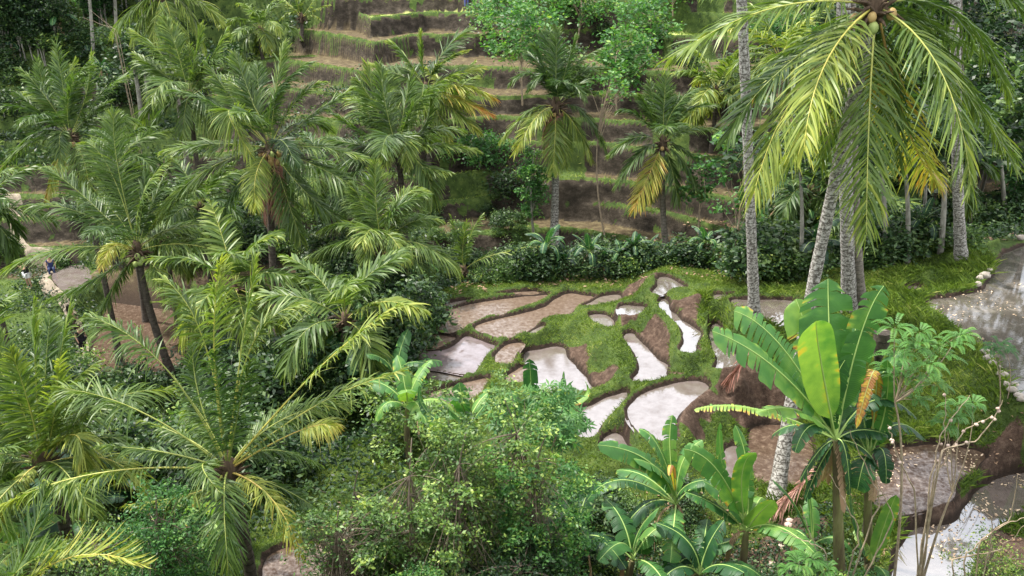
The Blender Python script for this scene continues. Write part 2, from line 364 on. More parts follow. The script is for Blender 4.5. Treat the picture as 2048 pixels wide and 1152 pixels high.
# height control points: (px, py, z)
CT = [(840,660,-12.1),(826,705,-12.4),(822,760,-12.8),(835,820,-13.0),(870,600,-12.2),(950,583,-11.85),(1050,574,-11.8),(1130,572,-11.8),(1190,578,-11.8),
      (1250,583,-11.7),(1300,560,-11.3),(1325,545,-11.0),(1360,556,-10.9),(1400,570,-10.8),(1450,578,-10.5),(1520,585,-10.4),(1600,588,-10.3),(1700,600,-10.2),(1760,585,-10.1),
      (1800,560,-9.9),(1860,545,-9.6),(1940,510,-9.4),(2000,480,-9.3),(1715,632,-10.2),(1780,620,-10.0),
      (1160,640,-11.7),(1200,690,-11.6),(1215,650,-11.75),(1235,700,-11.65),(1252,740,-11.65),(1235,765,-11.8),(1180,625,-11.75),(1300,640,-11.3),(1350,600,-10.75),(1395,592,-10.6),(1418,610,-10.5),
      (1412,640,-10.7),(1405,700,-11.0),(1412,740,-11.3),(1345,755,-11.6),(1440,620,-10.6),(1470,650,-10.7),(1520,680,-10.8),
      (1480,760,-11.35),(1560,745,-11.4),(1620,760,-11.5),(1450,800,-11.9),(1420,850,-12.1),(1640,850,-12.2),(1650,940,-12.4),(1490,850,-12.4),
      (1700,720,-10.6),(1750,760,-10.8),(1720,880,-11.2),(1720,1000,-11.6),(1660,1050,-12.2),(1760,1080,-11.8),
      (1835,610,-9.75),(1900,660,-9.7),(1950,705,-9.7),(1985,745,-9.7),(2020,795,-9.7),(2060,830,-9.75),(1800,875,-10.8),(1900,880,-10.75),(2000,890,-10.6),(2048,895,-10.4),(1985,930,-10.75),(2030,1100,-10.8),(2048,1152,-10.6),
      (1300,905,-12.0),(1400,930,-12.4),(1250,1000,-12.7),(1100,1000,-12.8),(900,1000,-13.2),(1000,850,-12.6),(1100,830,-12.3),(1500,1100,-12.8),(1350,1100,-12.7),
      (0,1152,-14.0),(200,1152,-13.8),(400,1152,-13.4),(600,1160,-12.8),(800,1152,-12.9),(1000,1152,-12.7),(1200,1152,-12.7),(1500,1152,-12.7),(1700,1152,-12.0),
      (760,780,-14.3),(740,900,-14.5),(700,700,-16.0),(760,640,-15.5),(560,800,-16.0),(400,850,-16.5),(200,900,-16.8),(0,950,-17.0),(600,950,-15.0),(100,800,-18.2),(380,750,-18.0),
      (60,575,-18.4),(0,600,-18.6),(110,600,-18.6),(0,700,-18.9),(130,680,-18.9),(165,735,-18.9),(100,530,-18.0),(0,500,-17.6),(340,520,-18.0),(450,640,-17.6),(620,640,-17.0),(700,580,-16.2)]
CTW = [atZ(x, y, z) for x, y, z in CT]
for X in np.arange(-20, 21, 2.5):
    for Yn, zz in ((-2, -1.8), (2, -3.4), (6, -7.4), (9.5, -10.9)):
        CTW.append(np.array([X, Yn, zz]))
for X in np.arange(-8, 26, 2.0):                       # little ravine behind the plateau
    CTW.append(np.array([X, 34.0 + 0.4 * math.sin(X), -14.6]))
for X in (24, 28, 33):
    CTW.append(np.array([X, 18.0, -9.2])); CTW.append(np.array([X, 24.0, -9.2])); CTW.append(np.array([X, 13.0, -9.5]))
CTW = np.array(CTW)

# edges of the hillside steps, lowest first: (px, py, z)
EDG = [
 [(-250,505,-17.6),(0,505,-17.5),(180,500,-17.0),(450,490,-15.8),(700,488,-14.4),(850,480,-13.7),(1000,470,-13.5),(1120,460,-13.5),(1300,490,-13.5),(1480,525,-13.4),(1800,520,-13.0),(2300,520,-12.5)],
 [(-250,445,-16.4),(0,442,-16.3),(180,440,-15.9),(450,430,-14.7),(700,420,-13.5),(850,412,-12.9),(950,405,-12.75),(1050,395,-12.6),(1130,403,-12.6),(1200,410,-12.7),(1330,430,-12.6),(1480,472,-12.5),(1800,465,-12.0),(2300,460,-11.5)],
 [(-250,398,-15.3),(0,396,-15.2),(200,392,-14.9),(450,375,-13.6),(700,348,-12.0),(850,360,-11.8),(960,352,-11.6),(1050,360,-11.6),(1200,364,-11.6),(1300,376,-11.6),(1480,405,-11.5),(1800,400,-11.0),(2300,390,-10.5)],
 [(-250,345,-14.0),(0,343,-13.9),(200,335,-13.5),(450,310,-12.0),(600,285,-10.7),(700,290,-10.4),(900,296,-10.3),(1060,288,-10.2),(1200,292,-10.2),(1400,318,-10.2),(1800,320,-9.8),(2300,310,-9.4)],
 [(-250,290,-12.7),(0,288,-12.6),(200,280,-12.2),(450,250,-10.6),(620,235,-9.6),(700,250,-9.5),(850,250,-9.3),(1000,240,-9.2),(1200,244,-9.2),(1400,262,-9.2),(1800,260,-8.7),(2300,250,-8.3)],
 [(-250,240,-11.4),(0,238,-11.3),(200,225,-10.6),(450,195,-9.3),(560,178,-8.6),(700,196,-8.5),(850,204,-8.4),(1000,200,-8.4),(1200,190,-8.3),(1400,206,-8.3),(1800,205,-7.8),(2300,195,-7.4)],
 [(-250,185,-9.8),(0,180,-9.6),(200,165,-8.9),(450,135,-7.8),(560,120,-7.5),(640,132,-7.4),(720,150,-7.4),(850,140,-7.3),(950,138,-7.3),(1150,146,-7.3),(1400,150,-7.2),(1800,150,-6.8),(2300,140,-6.4)],
 [(-250,115,-7.6),(0,110,-7.4),(200,95,-6.9),(450,52,-6.0),(480,50,-6.0),(560,58,-6.0),(650,68,-6.0),(750,90,-6.1),(820,74,-6.0),(950,74,-6.0),(1200,62,-5.9),(1400,78,-5.9),(1800,85,-5.6),(2300,80,-5.2)],
 [(-250,60,-5.9),(0,55,-5.8),(200,40,-5.4),(450,20,-4.9),(600,10,-4.8),(700,22,-4.85),(740,40,-4.9),(850,28,-4.8),(940,30,-4.85),(1200,18,-4.7),(1400,30,-4.7),(1800,35,-4.5),(2300,30,-4.2)],
 [(-250,12,-4.4),(0,8,-4.3),(450,-8,-3.8),(700,-2,-3.8),(900,-4,-3.8),(1200,4,-3.9),(1400,-2,-3.7),(2300,-10,-3.2)],
]
EW = []
for e in EDG:
    P = np.array([atZ(x, y, z) for x, y, z in e])
    P = P[np.argsort(P[:, 0])]
    EW.append(P)
for Ya, za in ((92, -2.3), (100, -0.6), (108, 1.2), (117, 3.2), (128, 5.5)):   # the hill goes on above the frame
    EW.append(np.array([[-95, Ya + 4, za], [0, Ya, za], [95, Ya + 3, za]]))

def hill(x, y):
    """z, distance behind the step edge, relative position on riser, index"""
    z = np.full(x.shape, -99.0)
    back = np.full(x.shape, 9.0)      # distance behind the lip (0 = lip)
    rise = np.zeros(x.shape)          # 1 on a riser
    k0 = None
    wob = (vnoise(x, y * 0.2, 3.1, 3) - 0.5) * 1.0 + (vnoise(x, y * 0.3, 0.9, 5) - 0.5) * 0.35
    prevz = None
    zk = np.interp(x, EW[0][:, 0], EW[0][:, 2]) - 1.0
    z = zk.copy()
    for k, P in enumerate(EW):
        Yk = np.interp(x, P[:, 0], P[:, 1]) + wob * (0.6 + 0.05 * k)
        zz = np.interp(x, P[:, 0], P[:, 2])
        d = y - Yk
        wid = 0.35 + 0.25 * vnoise(x, y * 0, 2.2, 20 + k)
        s = sstep(-wid, 0.0, d)
        on = (d > -wid) & (d < -0.02)
        prevz = z
        z = z * (1 - s) + zz * s
        rise = np.where(d > -wid, 0.0, rise)
        rise = np.where(on, 1.0, rise)
        back = np.where(d > -0.02, d, back)
    bund = 0.16 * sstep(0.0, 0.1, back) * (1 - sstep(0.35, 0.6, back))
    z = z + bund * (back < 5) + (vnoise(x, y, 0.5, 8) - 0.5) * 0.10
    return z, back, rise

# segments of every paddy outline
SEG = []
for i, (z, k, P) in enumerate(PADW):
    Q = np.roll(P, -1, axis=0)
    for a, b in zip(P, Q):
        SEG.append((a, b, i))
def poly_dist(x, y, P):
    Q = np.roll(P, -1, axis=0)
    d2 = np.full(x.shape, 1e9); inside = np.zeros(x.shape, bool)
    for a, b in zip(P, Q):
        ab = b - a
        t = np.clip(((x - a[0]) * ab[0] + (y - a[1]) * ab[1]) / (ab @ ab + 1e-12), 0, 1)
        dd = (x - a[0] - t * ab[0]) ** 2 + (y - a[1] - t * ab[1]) ** 2
        d2 = np.minimum(d2, dd)
        c = (a[1] > y) != (b[1] > y)
        xi = a[0] + (y - a[1]) / (b[1] - a[1] + 1e-12) * (b[0] - a[0])
        inside ^= c & (x < xi)
    return np.sqrt(d2), inside

def smooth_poly(P, n=4):
    a, b, c, d = np.roll(P, 1, 0), P, np.roll(P, -1, 0), np.roll(P, -2, 0)
    out = []
    for t in np.arange(n) / n:
        out.append(0.5 * (2 * b + (c - a) * t + (2 * a - 5 * b + 4 * c - d) * t * t + (3 * b - a - 3 * c + d) * t ** 3))
    return np.stack(out, 1).reshape(-1, 2)
def grow(P, d):
    Q = np.roll(P, -1, 0); Rr = np.roll(P, 1, 0)
    tan = Q - Rr
    out = np.stack([tan[:, 1], -tan[:, 0]], -1); out /= np.linalg.norm(out, axis=1)[:, None] + 1e-9
    if np.sum(P[:, 0] * Q[:, 1] - Q[:, 0] * P[:, 1]) < 0: out = -out
    return P + out * d
PADW = [(z, k, grow(smooth_poly(P, 3), 0.06)) for z, k, P in PADW]
FOOT = EW[0]
def terrain(x, y):
    """returns z, dmin (signed distance to nearest paddy, negative inside), back, rise, hillweight"""
    x = np.asarray(x, float); y = np.asarray(y, float)
    zh, back, rise = hill(x, y)
    Yf = np.interp(x, FOOT[:, 0], FOOT[:, 1])
    hw = sstep(-3.2, -0.9, y - Yf)
    near = hw < 1
    z = zh.copy(); dm = np.full(x.shape, 9.0)
    xs, ys = x[near], y[near]
    if xs.size:
        wobx = (vnoise(xs, ys, 0.45, 31) - 0.5) * 0.10
        woby = (vnoise(xs, ys, 0.45, 32) - 0.5) * 0.10
        xs = xs + wobx; ys = ys + woby
        W_ = np.full(xs.shape, 1e-9); Z_ = np.zeros(xs.shape); dmin = np.full(xs.shape, 9.0)
        zin = np.zeros(xs.shape); ins = np.zeros(xs.shape, bool)
        for zz, kk, P in PADW:
            lo, hi = P.min(0) - 5, P.max(0) + 5
            m = (xs > lo[0]) & (xs < hi[0]) & (ys > lo[1]) & (ys < hi[1])
            if not m.any(): continue
            d, i_ = poly_dist(xs[m], ys[m], P)
            w = 1.0 / (d + 0.02) ** 3 * 1.6
            W_[m] += w; Z_[m] += w * zz
            ds = np.where(i_, -d, d)
            dmin[m] = np.minimum(dmin[m], ds)
            t = np.zeros(xs.shape, bool); t[m] = i_
            ins |= t
            tmp = zin[m]; tmp[i_] = (zz - 0.13 * sstep(0, 0.15, d) )[i_]; zin[m] = tmp
        for c in CTW:
            w = 1.0 / (np.sqrt((xs - c[0]) ** 2 + (ys - c[1]) ** 2) + 0.05) ** 3
            W_ += w; Z_ += w * c[2]
        zo = Z_ / W_
        b = 0.16 * sstep(0.0, 0.10, dmin) * np.exp(-np.clip(dmin - 0.10, 0, 9) / 0.55)
        zo = zo + b + (vnoise(xs, ys, 0.35, 9) - 0.5) * 0.09 * sstep(0, 0.3, dmin) + (vnoise(xs, ys, 1.3, 10) - 0.5) * 0.25 * sstep(0.2, 1.2, dmin)
        zn = np.where(ins, zin, zo)
        z[near] = zn * (1 - hw[near]) + zh[near] * hw[near]
        dm[near] = dmin
    return z, dm, back, rise, hw

def hz(x, y):
    return float(terrain(np.array([float(x)]), np.array([float(y)]))[0][0])
def G(px, py, y0=11.0, y1=110.0):
    """first terrain point behind a pixel"""
    d = ray(px, py)
    ys = np.linspace(y0, y1, 900)
    t = ys / d[1]
    X = d[0] * t; Z = d[2] * t
    h = terrain(X, ys)[0]
    k = np.argmax(h > Z)
    if not (h > Z).any(): k = len(ys) - 1
    return np.array([X[k], ys[k], h[k]])

def axis(parts):
    out = []
    for a, b, s in parts:
        out.append(np.arange(a, b, s))
    return np.concatenate(out + [[parts[-1][1]]])
gx = axis([(-95, -36, 1.2), (-36, -6, 0.17), (-6, 15.5, 0.07), (15.5, 34, 0.16), (34, 95, 1.2)])
gy = axis([(-4, 11, 0.4), (11, 13, 0.15), (13, 31, 0.07), (31, 39, 0.11), (39, 62, 0.10), (62, 90, 0.18), (90, 135, 0.8)])
GX, GY = np.meshgrid(gx, gy)
shape = GX.shape
zz, dm, back, rise, hw = terrain(GX.ravel(), GY.ravel())
XX, YY = GX.ravel(), GY.ravel()

# where bare soil shows on the banks: discs (px, py, z, radius)
MUD = [(1152,689,-12.0,.22),(1149,712,-12.2,.25),(1162,732,-12.2,.28),(1178,752,-12.2,.32),(1196,762,-12.15,.38),(1214,756,-12.0,.32),(1200,776,-12.2,.35),
       (1232,643,-11.7,.4),(1250,648,-11.6,.4),(1270,646,-11.5,.45),(1298,643,-11.3,.4),(1316,643,-11.2,.35),(1291,668,-11.5,.45),(1300,680,-11.5,.45),(1318,686,-11.5,.5),(1338,706,-11.5,.4),(1344,686,-11.3,.35),(1331,666,-11.3,.4),
       (1345,722,-11.5,.4),(1360,730,-11.5,.42),(1375,722,-11.4,.4),(1392,712,-11.2,.35),(1402,700,-11.1,.3),(1340,735,-11.6,.3),
       (1351,598,-10.8,.28),(1371,602,-10.8,.35),(1391,605,-10.75,.35),(1409,612,-10.75,.25),(1368,618,-10.8,.3),(1388,629,-10.8,.35),(1404,639,-10.8,.3),(1396,652,-10.8,.3),
       (1470,770,-11.7,.7),(1500,790,-11.9,.8),(1530,820,-12.2,.8),(1470,810,-12.1,.7),(1560,800,-12.0,.7),(1395,820,-12.0,.5),(1370,845,-12.0,.4),(1378,865,-12.1,.4),(1275,572,-11.5,.5),(1262,580,-11.6,.3),
       (1985,925,-10.9,.45),(2015,930,-10.8,.4),(1900,1035,-11.1,.4),(1850,1035,-11.1,.4),(2000,1120,-11.2,.8),(1570,1120,-12.6,.8),(1540,1140,-12.6,.9)]
mud = np.zeros(XX.shape)
wn = (vnoise(XX, YY, 0.35, 41) - 0.5) * 0.35
for px, py, z_, r in MUD:
    r = r * (1.3 if r < .55 else 1.0)
    c = atZ(px, py, z_)
    dd = np.sqrt((XX - c[0]) ** 2 + (YY - c[1]) ** 2)
    mud = np.maximum(mud, sstep(r + 0.12, r - 0.12, dd + wn))
GL = [([(1290,585),(1304,592),(1320,612),(1332,628),(1348,646),(1360,664),(1358,686),(1356,703),(1371,709),(1386,710)],-11.05,.30),
      ([(1335,590),(1370,585),(1400,580),(1423,592),(1426,618),(1414,644),(1411,670),(1420,696),(1426,722),(1410,740),(1384,748),(1350,756),(1332,758),(1306,768)],-11.1,.34),
      ([(1226,620),(1232,636),(1262,642),(1290,632),(1304,612)],-11.2,.26),([(1228,668),(1262,661)],-11.7,.2)]
gline = np.zeros(XX.shape)
for pts, z_, w_ in GL:
    Q = np.array([atZ(a, b, z_)[:2] for a, b in pts])
    for a, b in zip(Q[:-1], Q[1:]):
        ab = b - a
        t = np.clip(((XX - a[0]) * ab[0] + (YY - a[1]) * ab[1]) / (ab @ ab), 0, 1)
        dd = np.hypot(XX - a[0] - t * ab[0], YY - a[1] - t * ab[1])
        gline = np.maximum(gline, sstep(w_ + .05, w_ - .08, dd + wn * .3))
mud = mud * (1 - gline)
grass = sstep(0.035, 0.075, dm) * (1 - mud)
rz_ = vnoise(XX + .3 * YY, zz * 1.6, 0.75, 54) * .7 + vnoise(XX, zz * 2.5, 0.25, 55) * .3
n1 = vnoise(XX, YY, 0.8, 51); n2 = vnoise(XX, YY, 2.6, 52); n3 = vnoise(XX, YY, 0.3, 53)
# hillside: green lips, bare risers with patches of green hanging over, brown treads with some weeds
zL = np.clip(back, 0, 9)
lip = (1 - sstep(0.45, 0.8, zL)) * (rise < 0.5)
hg = np.maximum(lip * sstep(0.05, 0.25, n1 + 0.2), 0)
hg = np.maximum(hg, rise * sstep(0.62, 0.70, rz_ * 0.6 + n2 * 0.4))
hg = np.maximum(hg, sstep(0.70, 0.8, n2) * 0.8)
greenside = sstep(4, 12, XX) * sstep(50, 57, YY)       # the weedy stretch right of the middle
hg = np.maximum(hg, greenside * sstep(0.35, 0.5, n1 * 0.5 + n2 * 0.5))
hg = np.maximum(hg, sstep(-13, -20, XX) * sstep(58, 64, YY))
grass = grass * (1 - hw) + hg * hw
wet = np.where(dm < 0.05, 1.0, 0.0)
pale = np.clip(rise * hw, 0, 1)
seed = np.zeros(XX.shape)
for (px, py, z_, r) in ((770,36,-4.85,2.0),(805,33,-4.85,2.2),(840,31,-4.85,2.2),(875,30,-4.85,2.2),(910,29,-4.85,2.0),(1340,66,-5.85,1.5),(1300,70,-5.85,1.5)):
    c = atZ(px, py, z_)
    dd = np.sqrt((XX - c[0]) ** 2 + ((YY - c[1]) * 0.9) ** 2)
    seed = np.maximum(seed, sstep(r + 0.1, r - 0.1, dd + wn * 2) * (rise < 0.5) * (back > 0.5) * (np.abs(zz - z_) < 0.5))
GRASSMAP = grass

gm, N, K = new_mat('ground_soil_grass')
def attr(nm):
    a = N.new('ShaderNodeAttribute'); a.attribute_name = nm; return a.outputs['Fac']
geo = N.new('ShaderNodeNewGeometry')
def nz(scale, detail=6, rough=0.6, stretch=None):
    n = N.new('ShaderNodeTexNoise'); n.inputs['Scale'].default_value = scale; n.inputs['Detail'].default_value = detail; n.inputs['Roughness'].default_value = rough
    if stretch:
        m_ = N.new('ShaderNodeMapping'); m_.inputs['Scale'].default_value = stretch
        K(geo.outputs['Position'], m_.inputs['Vector']); K(m_.outputs[0], n.inputs['Vector'])
    else:
        K(geo.outputs['Position'], n.inputs['Vector'])
    return n.outputs['Fac']
def mixc(f, a, b):
    m_ = N.new('ShaderNodeMixRGB')
    if isinstance(f, float): m_.inputs[0].default_value = f
    else: K(f, m_.inputs[0])
    K(a, m_.inputs[1]); K(b, m_.inputs[2]); return m_.outputs[0]
soil = ramp(N, [(0.30, (0.028, 0.018, 0.013)), (0.5, (0.072, 0.046, 0.034)), (0.62, (0.125, 0.086, 0.065)), (0.8, (0.26, 0.19, 0.14))]); K(nz(6.5, 12, 0.75), soil.inputs['Fac'])
riser = ramp(N, [(0.34, (0.012, 0.010, 0.007)), (0.5, (0.036, 0.029, 0.022)), (0.64, (0.085, 0.070, 0.054)), (0.76, (0.24, 0.20, 0.155))]); K(nz(1.3, 12, 0.75, (1.2, 1.2, 1.8)), riser.inputs['Fac'])
grs = ramp(N, [(0.3, (0.022, 0.036, 0.012)), (0.5, (0.050, 0.082, 0.020)), (0.65, (0.090, 0.125, 0.030)), (0.8, (0.19, 0.19, 0.075))]); K(nz(2.2, 9, 0.7), grs.inputs['Fac'])
tread = ramp(N, [(0.3, (0.036, 0.027, 0.015)), (0.5, (0.085, 0.064, 0.036)), (0.62, (0.14, 0.115, 0.062)), (0.75, (0.29, 0.25, 0.15))]); K(nz(2.6, 9, 0.75), tread.inputs['Fac'])
c1 = mixc(attr('hillw'), soil.outputs[0], tread.outputs[0])
c1 = mixc(attr('pale'), c1, riser.outputs[0])
wetc = N.new('ShaderNodeRGB'); wetc.outputs[0].default_value = (0.028, 0.019, 0.014, 1)
c1 = mixc(attr('wet'), c1, wetc.outputs[0])
ga = N.new('ShaderNodeMath'); ga.operation = 'ADD'; K(attr('grass'), ga.inputs[0])
gn = N.new('ShaderNodeMath'); gn.operation = 'MULTIPLY_ADD'; gn.inputs[1].default_value = 0.9; gn.inputs[2].default_value = -0.45; K(nz(7, 4), gn.inputs[0])
K(gn.outputs[0], ga.inputs[1])
gs = N.new('ShaderNodeMapRange'); gs.interpolation_type = 'SMOOTHSTEP'; gs.inputs['From Min'].default_value = 0.38; gs.inputs['From Max'].default_value = 0.62; K(ga.outputs[0], gs.inputs['Value'])
c2 = mixc(gs.outputs[0], c1, grs.outputs[0])
seedc = ramp(N, [(0.35, (0.26, 0.34, 0.07)), (0.6, (0.42, 0.46, 0.16))]); K(nz(5), seedc.inputs['Fac'])
c2 = mixc(attr('seed'), c2, seedc.outputs[0])
pb = N.new('ShaderNodeBsdfPrincipled'); pb.inputs['Roughness'].default_value = 0.9; pb.inputs['Specular IOR Level'].default_value = 0.15
K(c2, pb.inputs['Base Color'])
bp = N.new('ShaderNodeBump'); bp.inputs['Strength'].default_value = 0.9; bp.inputs['Distance'].default_value = 0.08
K(nz(13, 10, 0.75), bp.inputs['Height']); K(bp.outputs[0], pb.inputs['Normal'])
oo = N.new('ShaderNodeOutputMaterial'); K(pb.outputs[0], oo.inputs['Surface'])

nr, ncg = shape
ii = np.arange(nr - 1)[:, None] * ncg + np.arange(ncg - 1)[None, :]
faces = np.stack([ii, ii + 1, ii + ncg + 1, ii + ncg], -1).reshape(-1, 4)
me = bpy.data.meshes.new('ground')
me.vertices.add(len(XX)); me.vertices.foreach_set('co', np.stack([XX, YY, zz], -1).astype(np.float32).ravel())
me.loops.add(faces.size); me.loops.foreach_set('vertex_index', faces.astype(np.int32).ravel())
me.polygons.add(len(faces)); me.polygons.foreach_set('loop_start', (np.arange(len(faces)) * 4).astype(np.int32))
me.polygons.foreach_set('loop_total', np.full(len(faces), 4, np.int32))
me.polygons.foreach_set('use_smooth', np.ones(len(faces), bool))
for nm, arr in (('grass', grass), ('wet', wet * (1 - hw)), ('pale', pale), ('hillw', hw), ('seed', seed)):
    a = me.attributes.new(nm, 'FLOAT', 'POINT'); a.data.foreach_set('value', arr.astype(np.float32))
me.update(calc_edges=True)
me.materials.append(gm)
ground = bpy.data.objects.new('ground', me); COL.objects.link(ground)
tag(ground, kind='structure')

# ------------------------------------------------------------ water in the paddies
def water_mat(name, mud_stops, rough, coat, patch=0.5, nscale=2.5, ripple=0.05, tmin=0.25):
    m, N, K = new_mat(name)
    g = N.new('ShaderNodeNewGeometry')
    n = N.new('ShaderNodeTexNoise'); n.inputs['Scale'].default_value = nscale; n.inputs['Detail'].default_value = 9; n.inputs['Roughness'].default_value = 0.7
    K(g.outputs['Position'], n.inputs['Vector'])
    n2 = N.new('ShaderNodeTexNoise'); n2.inputs['Scale'].default_value = 14; n2.inputs['Detail'].default_value = 4
    K(g.outputs['Position'], n2.inputs['Vector'])
    r = ramp(N, mud_stops); K(n.outputs['Fac'], r.inputs['Fac'])
    d = N.new('ShaderNodeBsdfDiffuse'); K(r.outputs[0], d.inputs['Color'])
    gl = N.new('ShaderNodeBsdfGlossy'); gl.inputs['Roughness'].default_value = rough; gl.inputs['Color'].default_value = (0.92, 0.95, 1.0, 1)
    fr = N.new('ShaderNodeFresnel'); fr.inputs['IOR'].default_value = 1.33 + coat
    ra = N.new('ShaderNodeMapRange'); ra.inputs['From Min'].default_value = patch - 0.1; ra.inputs['From Max'].default_value = patch + 0.05
    ra.inputs['To Min'].default_value = tmin; ra.inputs['To Max'].default_value = 1.0
    ad = N.new('ShaderNodeMath'); ad.operation = 'MULTIPLY_ADD'; ad.inputs[1].default_value = 0.35
    K(n2.outputs['Fac'], ad.inputs[0]); K(n.outputs['Fac'], ad.inputs[2]); 
    sb = N.new('ShaderNodeMath'); sb.operation = 'SUBTRACT'; sb.inputs[1].default_value = 0.175; K(ad.outputs[0], sb.inputs[0])
    K(sb.outputs[0], ra.inputs['Value'])
    mu = N.new('ShaderNodeMath'); mu.operation = 'MULTIPLY'; mu.use_clamp = True; K(fr.outputs[0], mu.inputs[0]); K(ra.outputs[0], mu.inputs[1])
    mx = N.new('ShaderNodeMixShader'); K(mu.outputs[0], mx.inputs[0]); K(d.outputs[0], mx.inputs[1]); K(gl.outputs[0], mx.inputs[2])
    b = N.new('ShaderNodeBump'); b.inputs['Strength'].default_value = ripple; b.inputs['Distance'].default_value = 0.012
    K(n2.outputs['Fac'], b.inputs['Height']); K(b.outputs[0], gl.inputs['Normal'])
    b2 = N.new('ShaderNodeBump'); b2.inputs['Strength'].default_value = 0.35; b2.inputs['Distance'].default_value = 0.02
    K(n.outputs['Fac'], b2.inputs['Height']); K(b2.outputs[0], d.inputs['Normal'])
    o = N.new('ShaderNodeOutputMaterial'); K(mx.outputs[0], o.inputs['Surface'])
    return m
WM = {
 'clear': water_mat('water_clear', [(0.3, (0.07, 0.055, 0.048)), (0.7, (0.15, 0.13, 0.115))], 0.03, 1.75, patch=0.20, nscale=1.3, ripple=0.03, tmin=0.85),
 'pale':  water_mat('water_silty', [(0.3, (0.085, 0.064, 0.055)), (0.7, (0.17, 0.145, 0.14))], 0.07, 1.05, patch=0.43, nscale=2.2, ripple=0.02, tmin=0.7),
 'dimsky':  water_mat('water_dim_sky_grey', [(0.3, (0.085, 0.062, 0.058)), (0.7, (0.17, 0.14, 0.15))], 0.08, 0.55, patch=0.46, nscale=2.2, ripple=0.02, tmin=0.55),  # grey-purple tone and weak gloss imitate a dim sky reflection
 'grey':  water_mat('water_grey', [(0.3, (0.08, 0.066, 0.055)), (0.7, (0.17, 0.14, 0.12))], 0.12, 0.50, patch=0.45, nscale=4.0, ripple=0.12),
 'pond':  water_mat('water_tree_reflection', [(0.3, (0.045, 0.040, 0.033)), (0.55, (0.075, 0.066, 0.056)), (0.70, (0.17, 0.15, 0.13))], 0.02, 0.30, patch=0.40, nscale=1.6, ripple=0.05, tmin=0.5),  # dark tone and lowered gloss stand in for trees mirrored in the water
 'mud':   water_mat('water_muddy', [(0.3, (0.060, 0.040, 0.028)), (0.55, (0.125, 0.090, 0.068)), (0.75, (0.21, 0.165, 0.13))], 0.18, 0.35, patch=0.54, nscale=7.0, ripple=0.35),
 'brown': water_mat('water_brown', [(0.35, (0.045, 0.028, 0.020)), (0.55, (0.085, 0.058, 0.042)), (0.72, (0.22, 0.165, 0.125))], 0.07, 0.20, patch=0.50, nscale=7.0, ripple=0.25),
}
for z, k, P in PADW:
    c = P.mean(0)
    nrm = P - c
    Q = np.roll(P, -1, 0); Rr = np.roll(P, 1, 0)
    tan = Q - Rr
    out = np.stack([tan[:, 1], -tan[:, 0]], -1); out /= np.linalg.norm(out, axis=1)[:, None] + 1e-9
    area = 0.5 * np.sum(P[:, 0] * Q[:, 1] - Q[:, 0] * P[:, 1])
    if area < 0: out = -out
    P2 = P + out * 0.06
    me = bpy.data.meshes.new('paddy_water')
    me.from_pydata([(float(a), float(b), float(z) - 0.02) for a, b in (P2 if area > 0 else P2[::-1])], [], [list(range(len(P2)))])
    me.materials.append(WM[k])
    o = bpy.data.objects.new('paddy_water', me); COL.objects.link(o); tag(o, kind='structure')

# path of trodden sand in the valley on the left
def ribbon(name, pts, width, mat, lift=0.03, n=60):
    P = np.array([G(x, y)[:2] for x, y in pts])
    t = np.linspace(0, len(P) - 1, n)
    X = np.interp(t, range(len(P)), P[:, 0]); Y = np.interp(t, range(len(P)), P[:, 1])
    T = np.stack([np.gradient(X), np.gradient(Y)], -1); T /= np.linalg.norm(T, axis=1)[:, None] + 1e-9
    Nn = np.stack([-T[:, 1], T[:, 0]], -1)
    w = width * (0.7 + 0.6 * vnoise(t * 3, t * 0, 2, 77))
    rows = []
    for s in np.linspace(-1, 1, 6):
        x_ = X + Nn[:, 0] * w * s / 2; y_ = Y + Nn[:, 1] * w * s / 2
        z_ = terrain(x_, y_)[0] + lift - 0.05 * abs(s) ** 3
        rows.append(np.stack([x_, y_, z_], -1))
    V = np.stack(rows, 1)
    k = 6
    i = np.arange(n - 1)[:, None] * k + np.arange(k - 1)[None, :]
    f = np.stack([i, i + 1, i + k + 1, i + k], -1).reshape(-1, 4)
    mb = MB(); mb.add(V.reshape(-1, 3), f)
    return tag(mb.build(name, mat), kind='structure')
#RIB
ribbon('path', [(0,395),(30,402),(42,430),(30,470),(60,505),(105,528),(85,560),(100,585),(140,625),(155,660),(165,700),(160,745)], 0.6, M['sand'], lift=0.08, n=90)
